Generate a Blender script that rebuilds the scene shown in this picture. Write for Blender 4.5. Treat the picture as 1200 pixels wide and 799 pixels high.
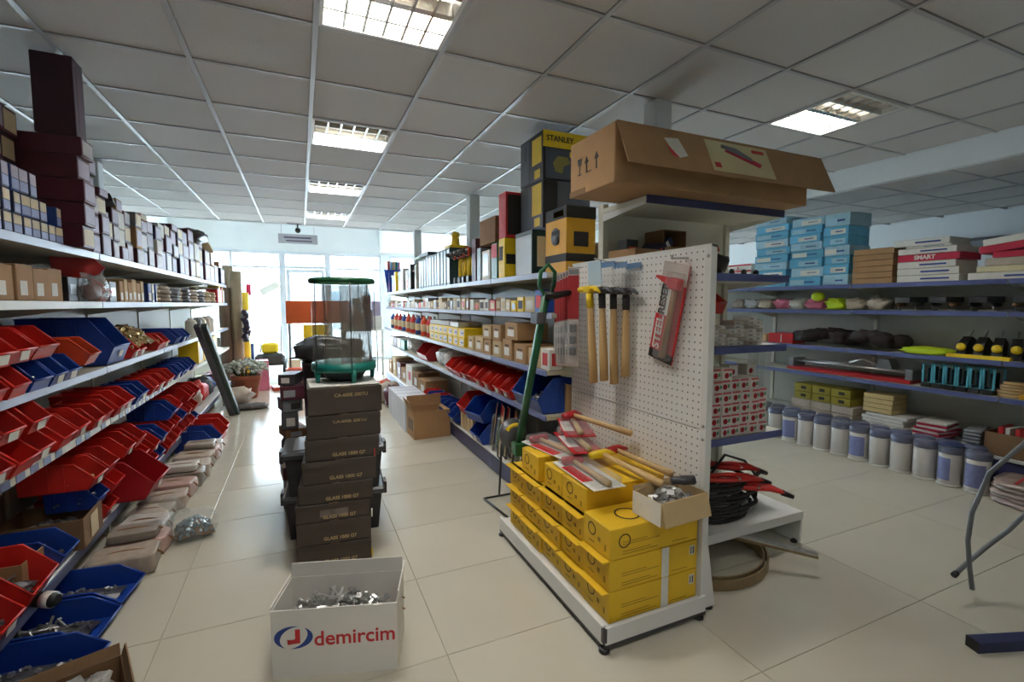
import bpy, math, random
from mathutils import Vector, Matrix, Euler

for _o in list(bpy.data.objects):
    bpy.data.objects.remove(_o)
S = bpy.context.scene
C = S.collection
R = random.Random(7)
PI = math.pi

# ---------------------------------------------------------------- camera
H = 1.45                                   # eye height, metres
cam_d = bpy.data.cameras.new('camera')
cam_d.sensor_fit = 'HORIZONTAL'
cam_d.sensor_width = 36.0
cam_d.lens = 555.0 / 1200.0 * 36.0
cam_d.clip_start = 0.05
cam_d.clip_end = 300
cam = bpy.data.objects.new('camera', cam_d)
C.objects.link(cam)
cam.matrix_world = Matrix(((0.91345993, 0.03179689, -0.4056845, 0.0),
                           (-0.40692869, 0.0713766, -0.91066702, 0.0),
                           (0.0, 0.99694249, 0.07813874, H),
                           (0, 0, 0, 1)))
S.camera = cam

# ---------------------------------------------------------------- world, exposure
w = bpy.data.worlds.new('overcast_sky')
S.world = w
w.use_nodes = True
nt = w.node_tree
bg = nt.nodes['Background']
bg.inputs['Color'].default_value = (0.72, 0.87, 1.0, 1)
SKY = 18.0
bg.inputs['Strength'].default_value = SKY
vs = S.view_settings
vs.view_transform = 'Standard'
vs.look = 'None'
vs.gamma = 1.0
vs.use_curve_mapping = False
vs.exposure = 0.38
LAMP_W = 28.0                              # watts of one lit ceiling fixture

# ---------------------------------------------------------------- mesh builder
class MB:
    def __init__(s):
        s.v = []; s.f = []; s.sm = []
    def add(s, vs, fs, smooth=False, M=None):
        o = len(s.v)
        s.v += [tuple(M @ Vector(p)) for p in vs] if M else [tuple(p) for p in vs]
        s.f += [tuple(i + o for i in f) for f in fs]
        s.sm += [smooth] * len(fs)
        return s
    def box(s, x0, y0, z0, x1, y1, z1, M=None):
        v = [(x, y, z) for z in (z0, z1) for y in (y0, y1) for x in (x0, x1)]
        return s.add(v, [(0,2,3,1),(4,5,7,6),(0,1,5,4),(2,6,7,3),(0,4,6,2),(1,3,7,5)], False, M)
    def cbox(s, x0, y0, z0, x1, y1, z1, b=0.004, M=None):
        h = Vector(((x1-x0)/2, (y1-y0)/2, (z1-z0)/2)); c = Vector(((x0+x1)/2, (y0+y1)/2, (z0+z1)/2))
        b = min(b, h.x*.8, h.y*.8, h.z*.8)
        vs = []; ix = {}
        for sx in (-1, 1):
            for sy in (-1, 1):
                for sz in (-1, 1):
                    for a in range(3):
                        p = [sx*(h.x-b), sy*(h.y-b), sz*(h.z-b)]
                        p[a] += b*(sx, sy, sz)[a]
                        ix[(sx, sy, sz, a)] = len(vs); vs.append(c+Vector(p))
        fs = []
        for a in range(3):
            for q in (-1, 1):
                o = [i for i in range(3) if i != a]
                loop = []
                for u, t in ((-1,-1),(1,-1),(1,1),(-1,1)):
                    k = [0,0,0]; k[a] = q; k[o[0]] = u; k[o[1]] = t
                    loop.append(ix[(k[0],k[1],k[2],a)])
                fs.append(loop)
            o = [i for i in range(3) if i != a]
            for u in (-1, 1):
                for t in (-1, 1):
                    k0 = [0,0,0]; k0[a] = -1; k0[o[0]] = u; k0[o[1]] = t
                    k1 = list(k0); k1[a] = 1
                    fs.append([ix[(*k0,o[0])], ix[(*k1,o[0])], ix[(*k1,o[1])], ix[(*k0,o[1])]])
        for sx in (-1, 1):
            for sy in (-1, 1):
                for sz in (-1, 1):
                    fs.append([ix[(sx,sy,sz,0)], ix[(sx,sy,sz,1)], ix[(sx,sy,sz,2)]])
        out = []
        for f in fs:
            n = (vs[f[1]]-vs[f[0]]).cross(vs[f[2]]-vs[f[0]])
            m = sum((vs[i] for i in f), Vector())/len(f)-c
            out.append(f if n.dot(m) > 0 else f[::-1])
        return s.add(vs, out, False, M)
    def prism(s, poly, axis, a, b, M=None):
        """extrude 2D polygon along axis: x->(y,z)  y->(x,z)  z->(x,y)"""
        def P(p, t):
            return {'x': (t, p[0], p[1]), 'y': (p[0], t, p[1]), 'z': (p[0], p[1], t)}[axis]
        n = len(poly)
        vs = [P(p, a) for p in poly] + [P(p, b) for p in poly]
        fs = [tuple(range(n))[::-1], tuple(range(n, 2*n))] + [(i, (i+1) % n, n+(i+1) % n, n+i) for i in range(n)]
        return s.add(vs, fs, False, M)
    def tube(s, pts, r, n=8, closed=False, M=None, smooth=True, flat=1.0):
        pts = [Vector(p) for p in pts]; N = len(pts)
        rs = r if isinstance(r, (list, tuple)) else [r]*N
        vs = []; up = None
        for i, p in enumerate(pts):
            a = pts[i-1] if (i > 0 or closed) else p
            c = pts[(i+1) % N] if (i < N-1 or closed) else p
            t = (c-a).normalized()
            if up is None:
                up = t.orthogonal().normalized() if abs(t.z) > .9 else (Vector((0,0,1))-t*t.z).normalized()
            else:
                up = (up-t*up.dot(t))
                up = up.normalized() if up.length > 1e-6 else t.orthogonal().normalized()
            bi = t.cross(up)
            for k in range(n):
                g = 2*PI*k/n
                vs.append(p+(up*math.cos(g)*flat+bi*math.sin(g))*rs[i])
        fs = []
        for i in range(N if closed else N-1):
            for k in range(n):
                j = (i+1) % N
                fs.append((i*n+k, i*n+(k+1) % n, j*n+(k+1) % n, j*n+k))
        if not closed:
            fs += [tuple(range(n))[::-1], tuple((N-1)*n+k for k in range(n))]
        return s.add(vs, fs, smooth, M)
    def lathe(s, prof, n=20, M=None, smooth=True, cap=True):
        vs = []; fs = []
        for r, z in prof:
            for k in range(n):
                g = 2*PI*k/n
                vs.append((r*math.cos(g), r*math.sin(g), z))
        for i in range(len(prof)-1):
            for k in range(n):
                fs.append((i*n+k, i*n+(k+1) % n, (i+1)*n+(k+1) % n, (i+1)*n+k))
        if cap:
            fs += [tuple(range(n))[::-1], tuple((len(prof)-1)*n+k for k in range(n))]
        return s.add(vs, fs, smooth, M)
    def blob(s, c, r, seed=0, amp=.12, n=14, m=9, flat=True, M=None, freq=3.0):
        """lumpy bag: noisy ellipsoid with a flattened underside"""
        from mathutils import noise
        vs = []; fs = []
        for i in range(m+1):
            t = PI*i/m
            for k in range(n):
                g = 2*PI*k/n
                d = Vector((math.sin(t)*math.cos(g), math.sin(t)*math.sin(g), math.cos(t)))
                q = 1+amp*(noise.noise(d*freq+Vector((seed*7.3, seed*1.7, 0)))+.5*noise.noise(d*freq*2.7+Vector((seed, 0, 9))))*2
                p = Vector((d.x*r[0]*q, d.y*r[1]*q, d.z*r[2]*q))
                if flat and p.z < -r[2]*.7: p.z = -r[2]*.7
                vs.append(p+Vector(c))
        for i in range(m):
            for k in range(n):
                fs.append((i*n+k, (i+1)*n+k, (i+1)*n+(k+1) % n, i*n+(k+1) % n))
        return s.add(vs, fs, True, M)
    def mesh(s, name, mat):
        me = bpy.data.meshes.new(name)
        me.from_pydata(s.v, [], s.f)
        me.polygons.foreach_set('use_smooth', s.sm)
        if mat: me.materials.append(mat)
        me.update()
        return me

def T(x=0, y=0, z=0, rz=0, rx=0, ry=0):
    return Matrix.Translation((x, y, z)) @ Euler((rx, ry, rz), 'XYZ').to_matrix().to_4x4()

# ---------------------------------------------------------------- object helpers
def link(o, parent=None):
    C.objects.link(o)
    if parent is not None: o.parent = parent
    return o
def tag(o, label=None, cat=None, group=None, kind=None):
    if label: o['label'] = label
    if cat: o['category'] = cat
    if group: o['group'] = group
    if kind: o['kind'] = kind
    return o
def thing(name, label, cat, loc=(0,0,0), rz=0, group=None, rx=0, ry=0):
    o = bpy.data.objects.new(name, None)
    o.empty_display_size = .05
    o.location = loc; o.rotation_euler = (rx, ry, rz)
    return tag(link(o), label, cat, group)
def part(name, mb, mat, parent, loc=(0,0,0), rot=(0,0,0), label=None):
    me = mb if isinstance(mb, bpy.types.Mesh) else mb.mesh(name, mat)
    o = bpy.data.objects.new(name, me)
    o.location = loc; o.rotation_euler = rot
    link(o, parent)
    if label: o['label'] = label
    return o
def solo(name, mb, mat, label, cat, loc=(0,0,0), rz=0, group=None, rx=0, ry=0):
    me = mb if isinstance(mb, bpy.types.Mesh) else mb.mesh(name, mat)
    o = bpy.data.objects.new(name, me)
    o.location = loc; o.rotation_euler = (rx, ry, rz)
    return tag(link(o), label, cat, group)
def struct(name, mb, mat, label=None):
    o = bpy.data.objects.new(name, mb.mesh(name, mat) if mb else None)
    link(o); o['kind'] = 'structure'
    if label: o['label'] = label
    return o
def copy_tree(o, parent=None):
    c = o.copy(); link(c, parent)
    for ch in list(o.children): copy_tree(ch, c)
    return c
_mc = {}
def cached(key, fn):
    if key not in _mc: _mc[key] = fn()
    return _mc[key]
ORD = ['zeroth','first','second','third','fourth','fifth','sixth','seventh','eighth','ninth','tenth','eleventh','twelfth','thirteenth',
       'fourteenth','fifteenth','sixteenth','seventeenth','eighteenth','nineteenth','twentieth']
def nth(i):
    if i <= 20: return ORD[i]
    return {2:'twenty',3:'thirty',4:'forty'}[i//10]+'-'+ORD[i % 10] if i % 10 else {3:'thirtieth',4:'fortieth'}[i//10]

# ---------------------------------------------------------------- materials
_mt = {}
def mat(name, col, rough=.6, metal=0.0, var=.08, scale=9.0, bump=0.0, bscale=60.0, spec=.5, emit=0.0, coat=0.0, stretch=None):
    """procedural principled: base colour varied by object-space noise, optional fine relief"""
    if name in _mt: return _mt[name]
    m = bpy.data.materials.new(name); m.use_nodes = True
    t = m.node_tree; b = t.nodes['Principled BSDF']
    b.inputs['Roughness'].default_value = rough
    b.inputs['Metallic'].default_value = metal
    b.inputs['Specular IOR Level'].default_value = spec
    b.inputs['Coat Weight'].default_value = coat
    tc = t.nodes.new('ShaderNodeTexCoord'); mp = t.nodes.new('ShaderNodeMapping')
    if stretch: mp.inputs['Scale'].default_value = stretch
    t.links.new(tc.outputs['Object'], mp.inputs['Vector'])
    no = t.nodes.new('ShaderNodeTexNoise'); no.inputs['Scale'].default_value = scale; no.inputs['Detail'].default_value = 4
    t.links.new(mp.outputs['Vector'], no.inputs['Vector'])
    oi = t.nodes.new('ShaderNodeObjectInfo')
    ad = t.nodes.new('ShaderNodeMath'); ad.operation = 'MULTIPLY_ADD'
    t.links.new(oi.outputs['Random'], ad.inputs[0]); ad.inputs[1].default_value = .5; ad.inputs[2].default_value = -.25
    sm = t.nodes.new('ShaderNodeMath'); sm.operation = 'ADD'
    t.links.new(no.outputs['Fac'], sm.inputs[0]); t.links.new(ad.outputs[0], sm.inputs[1])
    rp = t.nodes.new('ShaderNodeMapRange')
    rp.inputs['From Min'].default_value = .2; rp.inputs['From Max'].default_value = .8
    rp.inputs['To Min'].default_value = 1-var; rp.inputs['To Max'].default_value = 1+var
    t.links.new(sm.outputs[0], rp.inputs['Value'])
    mx = t.nodes.new('ShaderNodeVectorMath'); mx.operation = 'SCALE'
    mx.inputs[0].default_value = col[:3]
    t.links.new(rp.outputs['Result'], mx.inputs['Scale'])
    t.links.new(mx.outputs['Vector'], b.inputs['Base Color'])
    if bump:
        n2 = t.nodes.new('ShaderNodeTexNoise'); n2.inputs['Scale'].default_value = bscale; n2.inputs['Detail'].default_value = 3
        t.links.new(mp.outputs['Vector'], n2.inputs['Vector'])
        bp = t.nodes.new('ShaderNodeBump'); bp.inputs['Strength'].default_value = bump; bp.inputs['Distance'].default_value = .01
        t.links.new(n2.outputs['Fac'], bp.inputs['Height']); t.links.new(bp.outputs['Normal'], b.inputs['Normal'])
    if emit:
        b.inputs['Emission Color'].default_value = (*col[:3], 1); b.inputs['Emission Strength'].default_value = emit
    _mt[name] = m
    return m
def clear(name, col, alpha=.25, rough=.1):
    """thin transparent film or pane: glossy + tinted transparency"""
    if name in _mt: return _mt[name]
    m = bpy.data.materials.new(name); m.use_nodes = True
    t = m.node_tree; t.nodes.clear()
    out = t.nodes.new('ShaderNodeOutputMaterial'); mx = t.nodes.new('ShaderNodeMixShader')
    tr = t.nodes.new('ShaderNodeBsdfTransparent'); pb = t.nodes.new('ShaderNodeBsdfPrincipled')
    pb.inputs['Base Color'].default_value = (*col, 1); pb.inputs['Roughness'].default_value = rough
    tr.inputs['Color'].default_value = (.96, .97, .97, 1)
    mx.inputs['Fac'].default_value = alpha
    t.links.new(tr.outputs[0], mx.inputs[1]); t.links.new(pb.outputs[0], mx.inputs[2]); t.links.new(mx.outputs[0], out.inputs['Surface'])
    _mt[name] = m
    return m
def rgb(r, g, b):
    f = lambda c: ((c/255+.055)/1.055)**2.4 if c > 10 else c/255/12.92
    return (f(r), f(g), f(b))

M_WHITE  = mat('white_enamel', (.74,.74,.71), .38, var=.03)
M_CREAM  = mat('cream_enamel', (.62,.60,.50), .45, var=.04)
M_STRIP  = mat('price_strip_blue', rgb(88,98,150), .35, var=.06)
M_STRIPL = mat('price_strip_pale', rgb(142,148,176), .35, var=.05)
M_STRIPC = mat('price_strip_cream', rgb(190,182,162), .4, var=.05)
M_NAVY   = mat('kick_plate_navy', rgb(58,62,104), .4, var=.08)
M_BACK   = mat('shelf_back_panel', (.42,.41,.36), .5, var=.05)
M_KRAFT  = mat('kraft_cardboard', rgb(168,132,92), .8, var=.1, bump=.05)
M_KRAFTD = mat('brown_cardboard', rgb(128,98,66), .8, var=.12, bump=.05)
M_KRAFTL = mat('pale_cardboard', rgb(192,166,124), .8, var=.1, bump=.05)
M_DKBOX  = mat('dark_brown_carton', rgb(72,62,54), .55, var=.12, scale=14)
M_TAPE   = mat('brown_tape', rgb(150,122,84), .3, var=.05)
M_MAROON = mat('maroon_print', rgb(82,32,46), .45, var=.15)
M_PLUM   = mat('plum_print', rgb(58,26,40), .45, var=.15)
M_LILAC  = mat('lilac_label', rgb(168,156,178), .5, var=.12, scale=40)
M_PAPER  = mat('white_paper', rgb(222,220,212), .6, var=.06, scale=40)
M_CARD   = mat('cream_label', rgb(214,196,158), .55, var=.1, scale=40)
M_NBLUE  = mat('navy_print', rgb(36,44,82), .45, var=.15)
M_RED    = mat('red_plastic', rgb(200,40,32), .36, var=.1, scale=5)
M_ORANGE = mat('orange_plastic', rgb(206,72,36), .36, var=.08, scale=5)
M_BLUE   = mat('blue_plastic', rgb(24,64,152), .36, var=.1, scale=5)
M_DRED   = mat('crimson_plastic', rgb(170,26,34), .36, var=.08, scale=5)
M_STEEL  = mat('zinc_steel', (.50,.50,.49), .34, metal=.85, var=.2, scale=30)
M_DSTEEL = mat('dark_steel', (.10,.10,.11), .4, metal=.5, var=.2, scale=20)
M_BRASS  = mat('brass_fittings', (.50,.40,.20), .38, metal=.8, var=.25, scale=40)
M_BLACK  = mat('black_plastic', (.016,.016,.018), .4, var=.2)
M_RUBBER = mat('black_rubber', (.02,.02,.022), .65, var=.2)
M_YEL    = mat('yellow_carton', rgb(226,182,34), .55, var=.06, scale=6, bump=.02)
M_YELB   = mat('bright_yellow', rgb(236,200,30), .45, var=.08)
M_INK    = mat('black_ink', (.022,.020,.018), .6, var=.1)
M_INKY   = mat('faded_olive_ink', rgb(158,122,26), .6, var=.1)
M_WOOD   = mat('ash_wood', rgb(204,170,118), .5, var=.12, scale=6, stretch=(1,1,.2))
M_WOODD  = mat('old_wood', rgb(138,100,66), .6, var=.2, scale=8)
M_GREEN  = mat('green_enamel', rgb(30,92,54), .35, var=.08)
M_TEAL   = mat('teal_plastic', rgb(12,112,100), .35, var=.06)
M_DGREEN = mat('dark_green_board', rgb(22,54,58), .4, var=.1)
M_GREY   = mat('grey_plastic', rgb(120,124,128), .5, var=.1)
M_SACK   = mat('grey_sack', rgb(186,174,158), .6, var=.14, scale=24, bump=.2, bscale=30)
M_CYAN   = mat('light_blue_print', rgb(96,176,214), .45, var=.16, scale=20)
M_LBLUE  = mat('pale_blue_print', rgb(158,198,216), .45, var=.12, scale=20)
M_CRIM   = mat('crimson_print', rgb(186,24,62), .45, var=.08)
M_REDP   = mat('red_print', rgb(196,34,40), .5, var=.08)
M_BLUEP  = mat('blue_print', rgb(34,66,140), .5, var=.08)
M_LEAF   = mat('leaf_green', rgb(60,96,48), .6, var=.2)
M_TERRA  = mat('terracotta', rgb(168,92,62), .7, var=.1)
M_ROPE   = mat('natural_rope', rgb(178,160,126), .8, var=.2, scale=40, bump=.4, bscale=80)
M_LIME   = mat('lime_fabric', rgb(196,226,30), .6, var=.08)
M_PINK   = mat('pink_fabric', rgb(226,130,160), .6, var=.1)
M_SKYB   = mat('turquoise_plastic', rgb(84,174,196), .35, var=.08)
M_SILVER = mat('silver_print', rgb(170,176,182), .3, metal=.3, var=.1)
M_FILM   = clear('clear_film', (.8,.8,.8), .15, .10)
M_GLASS  = clear('window_glass', (.7,.75,.75), .06, .02)
M_WRAP   = clear('stretch_wrap', (.75,.75,.78), .30, .2)
M_BAGF   = clear('milky_bag', (.62,.56,.56), .55, .25)
# ================================================================= SETTING
def floor_mat(name, col, rough, var, sc):
    return mat(name, col, rough, var=var, scale=sc, bump=.015, bscale=14, spec=.5)
M_TILE = floor_mat('beige_floor_tile', rgb(194,189,172), .16, .05, 2.2)
M_GROUT = mat('floor_grout', rgb(166,157,134), .8)
M_MINERAL = mat('mineral_ceiling_tile', rgb(200,197,195), .9, var=.05, scale=120, bump=.35, bscale=160)
M_TBAR = mat('ceiling_grid_white', rgb(168,167,170), .4, var=.03)
M_WALL = mat('painted_wall_white', rgb(222,226,228), .7, var=.03, scale=3)
M_WALLB = mat('painted_wall_plain', rgb(222,226,228), .7, var=.03, scale=3)
M_ALU = mat('white_aluminium', rgb(212,218,226), .4, var=.03)
M_PAVE = mat('concrete_pavement', rgb(186,186,184), .85, var=.08, scale=6)

XL, XR, YB, YF = -5.5, 7.7, -3.0, 12.7
ZC = 2.77
fl = struct('floor', MB().box(XL-.1, YB-.1, -.1, XR+.1, YF+.1, -.004), M_GROUT)
TX, TY = 1.11, .593
tile_me = MB().cbox(-TX/2+.0015, -TY/2+.0015, -.012, TX/2-.0015, TY/2-.0015, 0, .0015).mesh('floor_tile', M_TILE)
rest = MB()

for i in range(-5, 9):
    for j in range(-8, 21):
        x = -.60+TX*(i+.5); y = 1.21+TY*(j+.5)
        x0, x1 = max(x-TX/2, XL), min(x+TX/2, XR); y0, y1 = max(y-TY/2, YB), min(y+TY/2, YF)
        if x1-x0 < .01 or y1-y0 < .01: continue
        if -1 <= i <= 4 and -1 <= j <= 18 and x1 < XR:
            part('floor_tile', tile_me, None, fl, (x, y, 0))
        else:
            rest.box(x0+.0015, y0+.0015, -.012, x1-.0015, y1-.0015, 0)
o = part('floor_tile_field', rest, M_TILE, fl); o['kind'] = 'stuff'
struct('ground', MB().box(-40, YF+.1, -.12, 40, 60, -.02), M_PAVE)

# walls
struct('wall_left', MB().box(XL-.15, YB, 0, XL, YF, 3.6), M_WALL)
struct('wall_right', MB().box(XR, YB, 0, XR+.15, YF, 3.6), M_WALLB)
struct('wall_back', MB().box(XL, YB-.15, 0, XR, YB, 3.6), M_WALL)

# ceiling: T-bar grid with one object per tile, one cell per fixture
GX, GY, CX0, CY0 = .612, .612, .108, 1.922
ce = struct('ceiling', MB().box(XL, YB, ZC+.12, 4.95, 8.8, ZC+.14).box(1.97, 8.8, ZC+.0, 4.95, YF, ZC+.14).box(XL, 8.8, ZC, -2.6, YF, ZC+.14), M_WALL)
FIX = [(0, 0), (0, 3), (0, 6), (0, 9), (0, -3), (0, -6)]


cells = {(i, j) for i, j in FIX}
RI = 5                                           # column of the second fixture row
for j in (-6, -3, 0, 3, 6, 9):
    
    if j == 0: cells.add((RI, j))
ct_me = MB().cbox(-GX/2+.011, -GY/2+.011, 0, GX/2-.011, GY/2-.011, .018, .006).mesh('ceiling_tile', M_MINERAL)
rest = MB()
for i in range(-10, 9):
    for j in range(-9, 12):
        x = CX0+GX*(i+.5); y = CY0+GY*(j+.5)
        x0, x1 = max(x-GX/2, XL), min(x+GX/2, 4.95); y0, y1 = max(y-GY/2, YB), min(y+GY/2, 8.8)
        if x1-x0 < .03 or y1-y0 < .03 or (i, j) in cells: continue
        if -6 <= i <= 8 and -3 <= j <= 10 and x1-x0 > GX-.01 and y1-y0 > GY-.01:
            part('ceiling_tile', ct_me, None, ce, (x, y, ZC+.004))
        else:
            rest.box(x0+.011, y0+.011, ZC+.004, x1-.011, y1-.011, ZC+.02)
o = part('ceiling_tile_field', rest, M_MINERAL, ce); o['kind'] = 'stuff'
for i in range(-9, 10):
    x = CX0+GX*i
    if XL < x < 4.95: part('grid_runner', MB().box(x-.013, YB, ZC-.003, x+.013, 8.8, ZC+.03), M_TBAR, ce)
for j in range(-8, 12):
    y = CY0+GY*j
    part('cross_tee', MB().box(XL, y-.011, ZC-.001, 4.95, y+.011, ZC+.03), M_TBAR, ce)
part('edge_trim', MB().box(XL, 8.78, ZC-.01, 4.95, 8.82, ZC+.14), M_WALL, ce)

# step down to the lower ceiling at the far side
struct('trim_1', MB().box(4.95, YB, 2.57, 5.02, YF, ZC+.14), M_WALLB, 'plain painted step between the two ceiling levels')
cl = struct('ceiling_lower', MB().box(5.02, YB, 2.60, XR, YF, 2.66), M_WALL)
lt_me = MB().cbox(-GX/2+.011, -GY/2+.011, 0, GX/2-.011, GY/2-.011, .018, .006).mesh('ceiling_tile', M_MINERAL)
for i in range(4):
    for j in range(0, 13):
        part('ceiling_tile', lt_me, None, cl, (5.02+.03+GX*(i+.5), .4+GY*(j+.5), 2.575))
for i in range(1, 5): part('grid_runner', MB().box(5.05+GX*i-.013, .4, 2.57, 5.05+GX*i+.013, 8.4, 2.6), M_TBAR, cl)
for j in range(0, 14): part('cross_tee', MB().box(5.05, .4+GY*j-.011, 2.572, XR, .4+GY*j+.011, 2.6), M_TBAR, cl)

# raised ceiling over the entrance and its side faces
struct('ceiling_entrance', MB().box(-2.6, 8.8, 3.5, 1.9, YF, 3.6), M_WALL)
struct('wall_upper', MB().box(1.9, 8.82, ZC+.0, 1.96, YF, 3.6).box(-2.66, 8.82, ZC, -2.6, YF, 3.6).box(-2.66, 8.74, ZC+.14, 1.96, 8.8, 3.6), M_WALL)

# front facade: band, piers, windows, door
fr = struct('wall_front', MB().box(XL, YF, 2.72, XR, YF+.2, 3.6).box(XL, YF, 0, XL+.25, YF+.2, 2.72).box(XR-.25, YF, 0, XR, YF+.2, 2.72)
            .box(1.95, YF, 0, 2.15, YF+.2, 2.72).box(4.85, YF, 0, 5.05, YF+.2, 2.72).box(-2.7, YF, 0, -2.5, YF+.2, 2.72), M_WALL)
wins = [(-5.25, -2.7, 3), (-2.5, -.38, 2), (.66, 1.95, 1), (2.15, 4.85, 3), (5.05, 7.45, 2)]
for k, (a, b, n) in enumerate(wins):
    wo = struct('window_%d' % (k+1), MB().box(a, YF+.05, 0, b, YF+.13, .08).box(a, YF+.05, 2.64, b, YF+.13, 2.72), M_ALU)
    for q in range(n+1):
        x = a+(b-a)*q/n; x = min(max(x, a+.03), b-.03)
        part('mullion', MB().box(x-.03, YF+.05, .08, x+.03, YF+.13, 2.64), M_ALU, wo)
    part('transom', MB().box(a, YF+.06, 2.30, b, YF+.12, 2.35), M_ALU, wo)
    for q in range(n):
        x0 = a+(b-a)*q/n+.03; x1 = a+(b-a)*(q+1)/n-.03
        part('pane', MB().box(x0, YF+.088, .08, x1, YF+.094, 2.30), M_GLASS, wo)
        part('pane', MB().box(x0, YF+.088, 2.35, x1, YF+.094, 2.64), M_GLASS, wo)
do = struct('door_1', MB().box(-.38, YF+.03, 0, -.30, YF+.15, 2.72).box(.58, YF+.03, 0, .66, YF+.15, 2.72).box(-.30, YF+.03, 2.30, .58, YF+.15, 2.37).box(-.30, YF+.03, 2.64, .58, YF+.15, 2.72), M_ALU)
lf = part('leaf', MB().box(-.29, YF+.06, .02, -.21, YF+.11, 2.29).box(.49, YF+.06, .02, .57, YF+.11, 2.29).box(-.21, YF+.06, .02, .49, YF+.11, .16).box(-.21, YF+.06, 2.21, .49, YF+.11, 2.29), M_ALU, do)
part('pane', MB().box(-.21, YF+.08, .16, .49, YF+.086, 2.21), M_GLASS, lf)
part('pane', MB().box(-.30, YF+.08, 2.37, .58, YF+.086, 2.64), M_GLASS, do)
part('handle', MB().tube([(.53, YF+.05, .95), (.53, YF-.0, .95), (.53, YF-.0, 1.25), (.53, YF+.05, 1.25)], .012), M_STEEL, lf)

# free-standing square columns
def column(n, x, y, w, z1, m=M_WALL):
    struct('column_%d' % n, MB().cbox(x, y, 0, x+w, y+w, z1, .006), m)
column(1, 2.13, 2.50, .13, ZC)
column(2, 1.915, 5.56, .13, ZC)
column(3, 1.915, 8.62, .13, ZC)
column(4, -1.80, 5.66, .13, ZC)
column(5, 6.3, 3.75, .22, 2.57, M_WALL)

# ceiling light fixtures: four tubes, far pair lit, mirrored louvre grid
M_HOUS = mat('fixture_housing', rgb(226,226,224), .4, var=.02)
M_LOUV = mat('mirror_louvre', (.62,.60,.56), .22, metal=.9, var=.06)
M_TUBEON = mat('lit_tube', (1,.98,.94), .5, emit=14.0, var=.0)
M_TUBEOFF = mat('unlit_tube', (.72,.70,.62), .3, var=.02)
M_TRAY = mat('aluminium_reflector', (.62,.60,.56), .25, metal=.9, var=.05)
W2, D2 = GX/2-.012, GY/2-.012
fx_frame = MB().box(-W2, -D2, -.004, W2, -D2+.018, .09).box(-W2, D2-.018, -.004, W2, D2, .09).box(-W2, -D2, -.004, -W2+.018, D2, .09).box(W2-.018, -D2, -.004, W2, D2, .09).mesh('frame', M_HOUS)
fx_tray = MB().box(-W2, -D2, .088, W2, D2, .095).mesh('reflector', M_TRAY)
fx_split = MB().prism([(-.02,0),(.02,0),(.004,.07),(-.004,.07)], 'x', -W2+.018, W2-.018).mesh('divider', M_LOUV)
fx_bx = MB().prism([(-.008,0),(.008,0),(.003,.045),(-.003,.045)], 'x', -W2+.018, W2-.018).mesh('louvre_blade', M_LOUV)
fx_by = MB().prism([(-.007,0),(.007,0),(.003,.042),(-.003,.042)], 'y', -D2+.018, D2-.018).mesh('louvre_blade', M_LOUV)
tb = MB().tube([(-W2+.03, 0, 0), (W2-.03, 0, 0)], .013, 8)
fx_on = tb.mesh('tube', M_TUBEON); fx_off = tb.mesh('tube', M_TUBEOFF)
lamp_d = bpy.data.lights.new('fixture_light', 'AREA'); lamp_d.shape = 'RECTANGLE'
lamp_d.size = .52; lamp_d.size_y = .25; lamp_d.energy = LAMP_W; lamp_d.color = (1.0, .97, .925)
rows = {0: 'over the carton aisle', RI: 'over the bucket shelving aisle'}

for (i, j) in sorted(cells):
    x = CX0+GX*(i+.5); y = CY0+GY*(j+.5)
    t = thing('ceiling_light', ('square louvred ceiling light %s, %s from the entrance' % (rows[i], nth(sum(1 for c in cells if c[0] == i and c[1] >= j)))) if i == 0 else 'square louvred ceiling light over the bucket shelving aisle', 'ceiling light', (x, y, ZC), group='louvred ceiling lights')
    part('frame', fx_frame, None, t); part('reflector', fx_tray, None, t); part('divider', fx_split, None, t)
    for q in (-1, 1): part('louvre_blade', fx_bx, None, t, (0, q*D2*.5, 0))
    for q in range(5): part('louvre_blade', fx_by, None, t, (-W2+.018+(2*W2-.036)*(q+1)/6, 0, 0))
    for q in (-.74, -.27, .27, .74): part('tube', fx_on if q > 0 else fx_off, None, t, (0, q*D2, .066))
    lo = bpy.data.objects.new({-3: 'aisle_lamp_fifth_offscreen', -6: 'aisle_lamp_sixth_offscreen'}.get(j, 'fixture_light'), lamp_d); link(lo, t); lo.location = (0, D2*.5, .083)

# things at the entrance end
t = thing('hanging_sign', 'grey sign board with dark lettering hung above the entrance door', 'sign', (.0, 12.3, 2.85))
part('board', MB().cbox(-.42, -.012, 0, .42, .012, .22, .003), mat('sign_grey', rgb(150,148,152), .5), t)
for k in (-.35, .35): part('wire', MB().tube([(k, 0, .22), (k, 0, .65)], .003, 5), M_DSTEEL, t)
part('lettering', MB().box(-.3, -.0135, .12, .28, -.012, .16).box(-.26, -.0135, .05, .3, -.012, .08), mat('sign_ink', rgb(74,64,84), .6), t)
t = thing('security_camera', 'small black dome camera hanging at the edge of the tiled ceiling', 'camera', (0.0, 8.72, ZC))
part('arm', MB().box(-.16, -.012, -.012, .06, .012, 0), M_DSTEEL, t)
part('stem', MB().tube([(0, 0, -.01), (0, 0, -.07)], .012), M_DSTEEL, t)
part('dome', MB().lathe([(.03, -.07), (.045, -.10), (.04, -.13), (.015, -.15)], 12), M_BLACK, t)
bw = thing('building', 'pale building across the street seen through the front windows', 'building', (-3, 30, 0))
part('wall', MB().box(-9, 0, 0, 9, 6, 3.4), mat('pale_render', rgb(176,184,186), .8), bw)
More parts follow.
